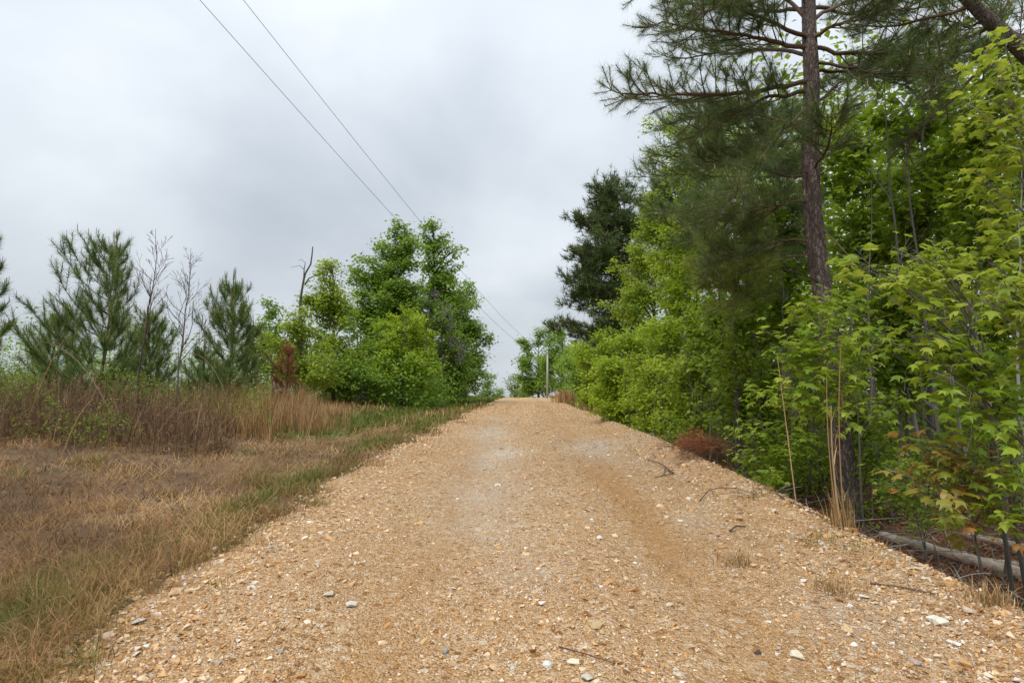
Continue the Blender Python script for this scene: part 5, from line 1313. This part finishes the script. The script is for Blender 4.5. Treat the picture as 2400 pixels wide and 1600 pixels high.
a = Acc(); n = 18000
yy = field_points(n, 2.4, 13, .4); xx = edge_r(yy) + .12 + 5.5 * rng.random(n)
P = np.stack([xx, yy, terrain(xx, yy) + .006 + .02 * rng.random(n)], -1)
blades(a, P, .10 + .14 * rng.random(n), np.maximum(.003, .0008 * yy), np.clip(rng.normal(1.45, .1, n), 1.0, 1.55), np.full(n, 0.), seg=2)
o = a.build('pine_straw', M['needle_dead']); tag(o, 'reddish pine straw covering the forest floor at right', 'pine straw', kind='stuff')
# pine straw and twigs on the right road shoulder
a = Acc(); n = 1500
yy = field_points(n, 2.2, 12, .6); xx = edge_r(yy) - 2.0 * rng.random(n) ** 1.4 + .1
P = np.stack([xx, yy, road_z(xx, yy) + .012], -1)
blades(a, P, .06 + .14 * rng.random(n), np.maximum(.0028, .0009 * yy), np.full(n, 1.5), np.full(n, 0.), seg=2)
o = a.build('pine_straw', M['wood_red']); tag(o, 'scattered dark needles and twig bits on the right gravel shoulder', 'pine straw', kind='stuff')

a = Acc(); n = 520
yy = field_points(n, 3.0, 10.5, .3); xx = edge_r(yy) + .15 + 4.0 * rng.random(n) ** 1.3; az = rng.normal(.5, .9, n); L_ = .15 + .75 * rng.random(n) ** 2
z0 = terrain(xx, yy) + .02; e = np.stack([xx + np.cos(az) * L_, yy + np.sin(az) * L_, z0 + .04 + .25 * L_ * rng.random(n) ** 2], -1); b0 = np.stack([xx, yy, z0], -1)
e[:, 2] = np.maximum(e[:, 2], terrain(e[:, 0], e[:, 1]) + .01)
ok = e[:, 0] > edge_r(e[:, 1]) + .08; b0, e = b0[ok], e[ok]
tubes(a, bez(b0, (b0 + e) / 2 + rvec(len(e)) * .04, e, 5), (.003 + .006 * rng.random((len(e), 1))) * np.linspace(1, .5, 5)[None], 4)
o = a.build('forest_debris', M['wood_grey'], smooth=True); tag(o, 'tangle of dead sticks and twigs over the forest floor beside the berm', 'dead twigs', kind='stuff')
# long arching dry canes at far left
for i, (p0, p1, p2, lab) in enumerate((((160, 1010, 9.5), (250, 900, 9.5), (215, 925, 9.3), None), ((140, 1050, 8.4), (180, 960, 8.4), (218, 935, 8.4), 'pale dry stalk leaning right in front of the brown weeds'),
        ((60, 905, 10), (110, 850, 10), (150, 795, 10), 'leaning orange-brown dry frond at the left edge of the weeds'), ((0, 955, 9), (20, 890, 9), (55, 830, 9), 'dark bare stem slanting up at the left edge'),
        ((560, 880, 11), (520, 800, 11), (420, 830, 11), None), ((300, 900, 10), (200, 790, 10), (75, 800, 10), None))):
    if lab is None: lab = ['arching thin bramble cane over the brown weeds at left', 0, 0, 0, 'arching thin cane below the dark young pine', 'long arching cane crossing below the tallest young pine'][i]
    A_, B_, C_ = W(*p0), W(*p1), W(*p2); gz = float(terrain(A_[0], A_[1])); A_[2] = gz - .02
    a = Acc(); tubes(a, bez(A_[None], B_[None], C_[None], 14)[0], .009 * np.linspace(1, .4, 14), 5)
    o = a.build('dry_cane', M['stalk'] if i in (1, 2) else M['wood_red']); o['label'] = lab; o['category'] = 'dry stalk'; o['group'] = 'canes and stalks among the weeds at left'

# ------------------------------------------------------------------ details, right
def stalk(label, b, t, r=.006):
    base = hit(*b); D_ = base[1]; T = W(t[0], t[1], D_ * .985)
    root = thing('dry_stalk', base, label, 'dry stalk', 'tall dry stalks at the gravel edge')
    mid = (base + T) / 2 + np.array([rng.normal() * .03, 0, 0])
    a = Acc(); tubes(a, bez((base - [0, 0, .03])[None], mid[None], T[None], 12)[0], r * np.linspace(1, .45, 12), 6); a.build('stem', M['stalk'], root, base, True)
    for k in range(3):
        f = .15 + .25 * k; p = base * (1 - f) + T * f; a = Acc()
        blades(a, p[None].repeat(1, 0), np.array([.18]), np.array([.010]), np.array([.25]), np.array([1.])); a.build('sheath', M['grass'], root, base)
stalk('leftmost tall dry stalk, standing alone left of the other three', (1868, 1190), (1822, 835))
stalk('tall dry stalk, left one of the close group of three', (1966, 1235), (1938, 880))
stalk('tall dry stalk, middle and slightly bent one of the close group of three', (1974, 1240), (1948, 950), .008)
stalk('tall dry stalk, right and tallest one of the close group of three', (1982, 1238), (1972, 800))
a = Acc(); c = hit(1975, 1235); n = 160
P = c + rng.normal(size=(n, 3)) * np.array([.06, .06, 0]); P[:, 2] = terrain(P[:, 0], P[:, 1]) - .01
blades(a, P, .12 + .35 * rng.random(n) ** 2, np.full(n, .006), np.abs(rng.normal(.25, .25, n)), np.clip(.8 + rng.normal(size=n) * .3, 0, 1))
o = a.build('grass_tuft', M['grass']); tag(o, 'ragged dry tuft around the foot of the three tall stalks', 'grass tuft', kind='thing')
for (px, py, h_, n, tn, lab) in ((1735, 1322, .09, 150, 1.0, 'low grey-brown dried tuft on the gravel shoulder'), (1955, 1390, .09, 160, 1.0, 'dry tuft on the outer berm below the log'), (2330, 1420, .12, 200, 1., 'dried tuft at the berm edge, lower right'),
                                (1925, 1275, .10, 40, .1, 'tiny green weed on the berm by the tan rock'), (2010, 1285, .07, 50, .1, 'small green plant on the berm right of the tan rock'), (1765, 1165, .07, 70, .3, 'small green weed on the gravel near the berm'),
                                (640, 1205, .13, 150, .3, 'separate green grass tuft standing on the gravel at the left edge'), (740, 1185, .10, 130, .35, 'grass tuft at the gravel edge farther up the left side'), (500, 1385, .10, 20, 0, 'tiny leafy weed alone on the gravel at left'),
                                (540, 1280, .12, 70, .3, 'green tuft on the gravel edge left of the road'), (120, 1450, .18, 240, .4, 'big grass tussock at the lower left verge'), (40, 1430, .16, 200, .6, 'half-dry tussock near the left picture edge'),
                                (330, 1300, .16, 200, .55, 'dry and green tussock in the middle of the near verge'), (200, 1400, .13, 200, .7, 'dry tussock overhanging the gravel at lower left'), (200, 1560, .10, 90, .2, 'sparse green tuft on the gravel at the lower left'),
                                (30, 1540, .11, 220, .1, 'bright green tuft in the bottom left corner'), (440, 1330, .10, 90, .6, 'small dry tuft right of the near tussocks')):
    c = hit(px, py); a = Acc()
    P = c + rng.normal(size=(n, 3)) * np.array([.05, .05, 0]) * (1 + h_ * 4); P[:, 2] = np.maximum(terrain(P[:, 0], P[:, 1]), road_z(P[:, 0], P[:, 1]) * ((P[:, 0] > edge_l(P[:, 1])) & (P[:, 0] < edge_r(P[:, 1]))) - 99 * (1 - ((P[:, 0] > edge_l(P[:, 1])) & (P[:, 0] < edge_r(P[:, 1]))))) - .01
    blades(a, P, h_ * (.6 + .9 * rng.random(n)), np.full(n, .0048), np.abs(rng.normal(.6, .4, n)), np.clip(tn + rng.normal(size=n) * .3, 0, 1), seg=4)
    o = a.build('grass_tuft', M['grass']); tag(o, lab, 'grass tuft', 'separate grass tufts', 'thing')

def log(label, p0, p1, r0, r1, name='fallen_log', lift=0.0, bend=.02, mat='log', cat='log', grp='fallen logs and poles on the forest floor', mid=None):
    A_ = hit(*p0); B_ = hit(*p1)
    A_[2] += r0 * .7 + lift; B_[2] += r1 * .7 + lift
    n = 22; s = np.linspace(0, 1, n); P = A_ + (B_ - A_) * s[:, None]
    pass
    P[1:-1] += np.cumsum(rng.normal(size=(n - 2, 3)) * bend * .05, 0) * np.sin(np.pi * s[1:-1])[:, None]
    base = P[0].copy(); root = thing(name, base, label, cat, grp)
    a = Acc(); tubes(a, P, np.linspace(r0, r1, n) * (1 + .08 * rng.normal(size=n)), 12, jit=.1, cap=True); a.build('trunk', M[mat], root, base, True)
    a = Acc(); k = n // 2; q = P[k]; d = norm(rvec(1)[0] + [0, 0, .8]); tubes(a, np.array([q, q + d * r0 * 2.2]), np.array([r0 * .3, r0 * .12]), 6, cap=True); a.build('branch_stub', M[mat], root, base, True)
    return root
log('thick grey weathered log lying diagonally at the lower right, nearest of the fallen logs', (2065, 1262), (2440, 1372), .050, .062)
log('grey log lying behind the nearest one, reaching the right edge', (2270, 1262), (2450, 1300), .038, .04)
log('short brown log piece between the two grey logs at the right edge', (2280, 1318), (2440, 1335), .034, .036)
log('thin pale pole lying from the low maple sprig toward the pine foot', (1825, 1108), (2020, 1172), .016, .011)
log('thin grey pole lying behind the three tall stalks', (1985, 1200), (2110, 1182), .014, .012)
log('thin bare stick lying along the berm below the thick log', (2080, 1300), (2190, 1350), .010, .007)
log('long thin stick lying in the forest litter at lower right', (2180, 1330), (2330, 1400), .008, .006)
log('pale bare stick lying among litter near the lower right corner', (2200, 1385), (2390, 1400), .010, .007)

# dead reddish pine branch heap
c = W(1685, 1068, 8.9)
c[2] = max(c[2], float(terrain(c[0], c[1])) + .05)
root = thing('dead_pine_branch', c, 'heap of dead pine branches with rust-red needles at the gravel edge', 'dead branch')
for k in range(13):
    w_ = Acc(); nd = Acc(); p0 = c + np.array([.75, .2, .12]) * rng.random(3) + rng.normal(size=3) * .05
    p2 = c + np.array([-.55, rng.normal() * .35, .08 + .12 * rng.random()])
    p2[2] = c[2] + .02 + .22 * rng.random()
    B = bez(p0[None], ((p0 + p2) / 2 + [0, 0, .14])[None], p2[None], 8)[0]
    tubes(w_, B, .009 * np.linspace(1, .5, 8), 5)
    P = B[rng.integers(4, 8, 6)] + rng.normal(size=(6, 3)) * .06; Dd = norm(norm(p2 - p0) + rvec(6) * .8 - np.array([0, 0, .3]))
    scatter(nd, tuft_near[0], tuft_near[1], P, frames(Dd, rvec(6)), .10 + .08 * rng.random(6))
    br = w_.build('branch', M['wood_red'], root, c, True); nd.build('needles', M['needle_dead'], br, c, False, 'stuff')
# forked twig on the road
def twig(label, pts, r=.006, forks=()):
    P = np.array([hit(px, py, road_z) + [0, 0, lz] for px, py, lz in pts]); base = P[0].copy()
    root = thing('fallen_twig', base, label, 'twig', 'fallen twigs on and beside the gravel')
    t = np.linspace(0, 1, len(P)); tt = np.linspace(0, 1, 8)
    a = Acc(); tubes(a, np.stack([np.interp(tt, t, P[:, i]) for i in range(3)], -1), r * np.linspace(1, .5, 8), 5); a.build('stem', M['twig_dark'], root, base, True)
    for f in forks:
        Q = np.array([hit(px, py, road_z) + [0, 0, lz] for px, py, lz in f]); a = Acc(); tubes(a, Q, r * .6 * np.linspace(1, .5, len(Q)), 4); a.build('side_twig', M['twig_dark'], root, base, True)
twig('dark forked twig lying on the gravel left of the dead branch heap', [(1578, 1112, .02), (1550, 1095, .05), (1518, 1080, .02)], .011, [[(1578, 1112, .02), (1535, 1122, .015)], [(1560, 1100, .04), (1555, 1115, .01)]])
twig('arched thin dark twig on the right gravel shoulder', [(1640, 1175, .01), (1665, 1158, .06), (1720, 1155, .05), (1770, 1160, .01)], .006, [[(1665, 1158, .06), (1680, 1175, .01)]])
twig('small dark bark piece and twig right of the middle of the road', [(1712, 1250, .02), (1725, 1240, .03), (1748, 1236, .01)], .010, [])
twig('long thin stick lying on the gravel in the lower right', [(2040, 1370, .01), (2110, 1380, .015), (2200, 1398, .01)], .006)
twig('thin reddish twig lying across the near gravel, bottom centre right', [(1310, 1520, .01), (1380, 1545, .02), (1440, 1560, .01)], .004)
for px, py, pxx_, pyy_, lab in ((160, 1120, 165, 1180, 'short broken dark stub upright in the left field, near the left edge'), (335, 1125, 340, 1170, 'short dark stub upright in the middle of the left field'),
                           (205, 1140, 208, 1175, 'lowest dark stub of the left field'), (300, 1300, 305, 1340, 'thin dead stem upright on the near verge'), (110, 1080, 105, 1105, 'short dark stem stub at the foot of the brown weeds'),
                           (398, 1275, 402, 1345, 'thin brown upright stem near the gravel edge at left')):
    b = hit(pxx_, pyy_); t = W(px, py, b[1]); a = Acc(); tubes(a, np.array([b - [0, 0, .02], (b + t) / 2 + rng.normal(size=3) * .01, t]), np.array([.008, .006, .004]), 6, cap=True)
    o = a.build('dead_stub', M['wood'], smooth=True); tag(o, lab, 'plant stub', 'dead stubs in the left field')
M['petal'] = simple_mat('yellow_petal', [(0, (.85, .62, .02)), (1, (.85, .70, .04))], usernd=False)
for px, py, lab in ((95, 1475, 'yellow flower on the grass tussock near the left edge'), (18, 1550, 'lower yellow flower in the bottom left corner'), (6, 1527, 'yellow flower at the extreme left edge'), (145, 1452, 'small yellow flower right of the other yellow flowers'), (1068 * 0 + 812, 1043, 'tiny yellow flower on the far green verge')):
    c = hit(px, py + 14); top = W(px, py, c[1] - .01); root = thing('yellow_flower', c, lab, 'flower', 'small yellow wildflowers')
    a = Acc(); tubes(a, np.array([c, (c + top) / 2 + [.003, 0, 0], top]), np.array([.0015, .0012, .001]), 4); a.build('stem', M['grass'], root, c)
    a = Acc(); az = np.arange(6) * 1.047; dd = np.stack([np.cos(az), np.sin(az), .15 + 0 * az], -1)
    scatter(a, oval_t[0], oval_t[1], np.repeat(top[None], 6, 0), frames(norm(np.cross(dd, np.stack([-np.sin(az), np.cos(az), 0 * az], -1))), dd), np.full(6, .011)); a.build('petals', M['petal'], root, c)
# broken stump in the lower left
c = hit(100, 1330); root = thing('broken_stump', c, 'small splintered broken stump on the near left verge', 'stump')
for k in range(6):
    az = k * 1.05; a = Acc(); p = c + np.array([math.cos(az) * .03, math.sin(az) * .03, -.02]); tubes(a, np.array([p, p + [math.cos(az) * .02, math.sin(az) * .02, .07 + .05 * rng.random()]]), np.array([.018, .003]), 5)
    a.build('splinter', M['wood'], root, c)
# individually noticed stones
rocks = [(1730, 1218, .13, 'long flat tan rock lying on the right gravel shoulder', (.60, .42, .22), .5), (1968, 1257, .095, 'tan block of rock on the berm by the green weed', (.66, .46, .24), .8),
         (1398, 1468, .088, 'larger of two tan stones lying together near the bottom of the road', (.55, .40, .22), .9), (1412, 1484, .05, 'smaller tan stone under the larger one near the bottom of the road', (.60, .46, .28), .9),
         (1815, 1200, .085, 'pale stone behind the long flat tan rock', (.72, .64, .50), .8), (1258, 1005 + 10, .16, 'small outcrop stone at the wash-out in the middle of the road', (.66, .54, .38), .4),
         (1155, 1530, .07, 'tan angular stone at the bottom, left of the white one', (.62, .42, .20), 1), (1282, 1562, .062, 'white-grey blocky stone at the bottom of the road', (.68, .66, .60), 1),
         (1375, 1590, .085, 'large buried pale stone at the very bottom edge', (.60, .54, .44), .5), (1045, 1530, .06, 'round grey-blue stone at the bottom left of centre', (.29, .28, .265), .8),
         (1316, 1365, .05, 'rounded grey-tan stone in the middle of the near road', (.40, .36, .30), 1), (1406, 1262, .06, 'off-white angular stone right of the road middle', (.74, .70, .62), .9),
         (770, 1395, .09, 'flat pale tan stone embedded in the left wheel track', (.62, .52, .38), .3), (825, 1420, .10, 'flat light grey stone embedded beside the pale tan one', (.62, .58, .50), .25),
         (640, 1295, .05, 'blue-grey stone at the left gravel edge', (.32, .31, .29), .9), (655, 1530, .045, 'upright blue-grey chip in the lower left gravel', (.35, .34, .32), .9),
         (195, 1493, .07, 'tan stone at the lower left gravel margin', (.60, .42, .20), .7), (160, 1525, .06, 'flat tan stone below it at the lower left margin', (.62, .46, .26), .4),
         (325, 1458, .10, 'long pale grey stone embedded at the lower left gravel margin', (.56, .54, .48), .35), (2025, 1400, .07, 'white chip of rock on the right shoulder', (.80, .77, .70), .4),
         (2200, 1460, .13, 'long white flat rock in the lower right gravel', (.80, .74, .62), .35), (2235, 1510, .075, 'white angular stone in the lower right', (.82, .78, .70), .7),
         (1870, 1540, .09, 'cream angular stone low on the right', (.74, .66, .50), .7), (2270, 1435, .09, 'pinkish flat slab of stone near the berm', (.60, .48, .36), .4), (1775, 1530, .05, 'near-black stone low on the right of the road', (.08, .07, .065), .8),
         (2160, 1335, .045, 'pale rounded stone at the foot of the thick log', (.55, .50, .42), .8), (2350, 1355, .16, 'dark mossy boulder half hidden under the logs', (.09, .085, .055), .9),
         (590, 885 + 330, .05, 'small pale stone on the left gravel margin', (.72, .66, .54), .8), (143, 1395, .09, 'dark grey flaky stone lying in the near left grass', (.11, .115, .13), .6)]
for i, (px, py, s, lab, c, fl) in enumerate(rocks):
    m, t = new_mat('rock_colour'); N = NT(t); p = N.n('ShaderNodeBsdfPrincipled'); p.inputs['Roughness'].default_value = .88; p.inputs['Specular IOR Level'].default_value = .25
    f = N.noise(25, 5, .65); cc = N.ramp(f, [(.3, tuple(v * .72 for v in c)), (.6, c), (.8, tuple(min(.88, v * 1.2) for v in c))]); N.l(cc, p.inputs['Base Color'])
    b_ = N.n('ShaderNodeBump'); b_.inputs['Distance'].default_value = .008; N.l(f, b_.inputs['Height']); N.l(b_.outputs[0], p.inputs['Normal'])
    o_ = N.n('ShaderNodeOutputMaterial'); N.l(p.outputs[0], o_.inputs[0])
    V, Fc = rock_template(26, 500 + i, .62)
    me = make_mesh('stone', V, Fc); me.materials.append(m)
    h = hit(px, py, road_z if px > 200 and px < 2300 else terrain)
    if not (edge_l(h[1]) < h[0] < edge_r(h[1])): h = hit(px, py)
    o = put_stone(me, h, s * (.9 if h[1] < 3 else 1.0), rng.random() * .5, tilt=.12, name='rock', flat=max(fl, .5), sink=.10)
    tag(o, lab, 'rock')
print('tris', sum(len(m.polygons) * m.users for m in bpy.data.meshes if m.users == 1), 'objs', len(bpy.data.objects))
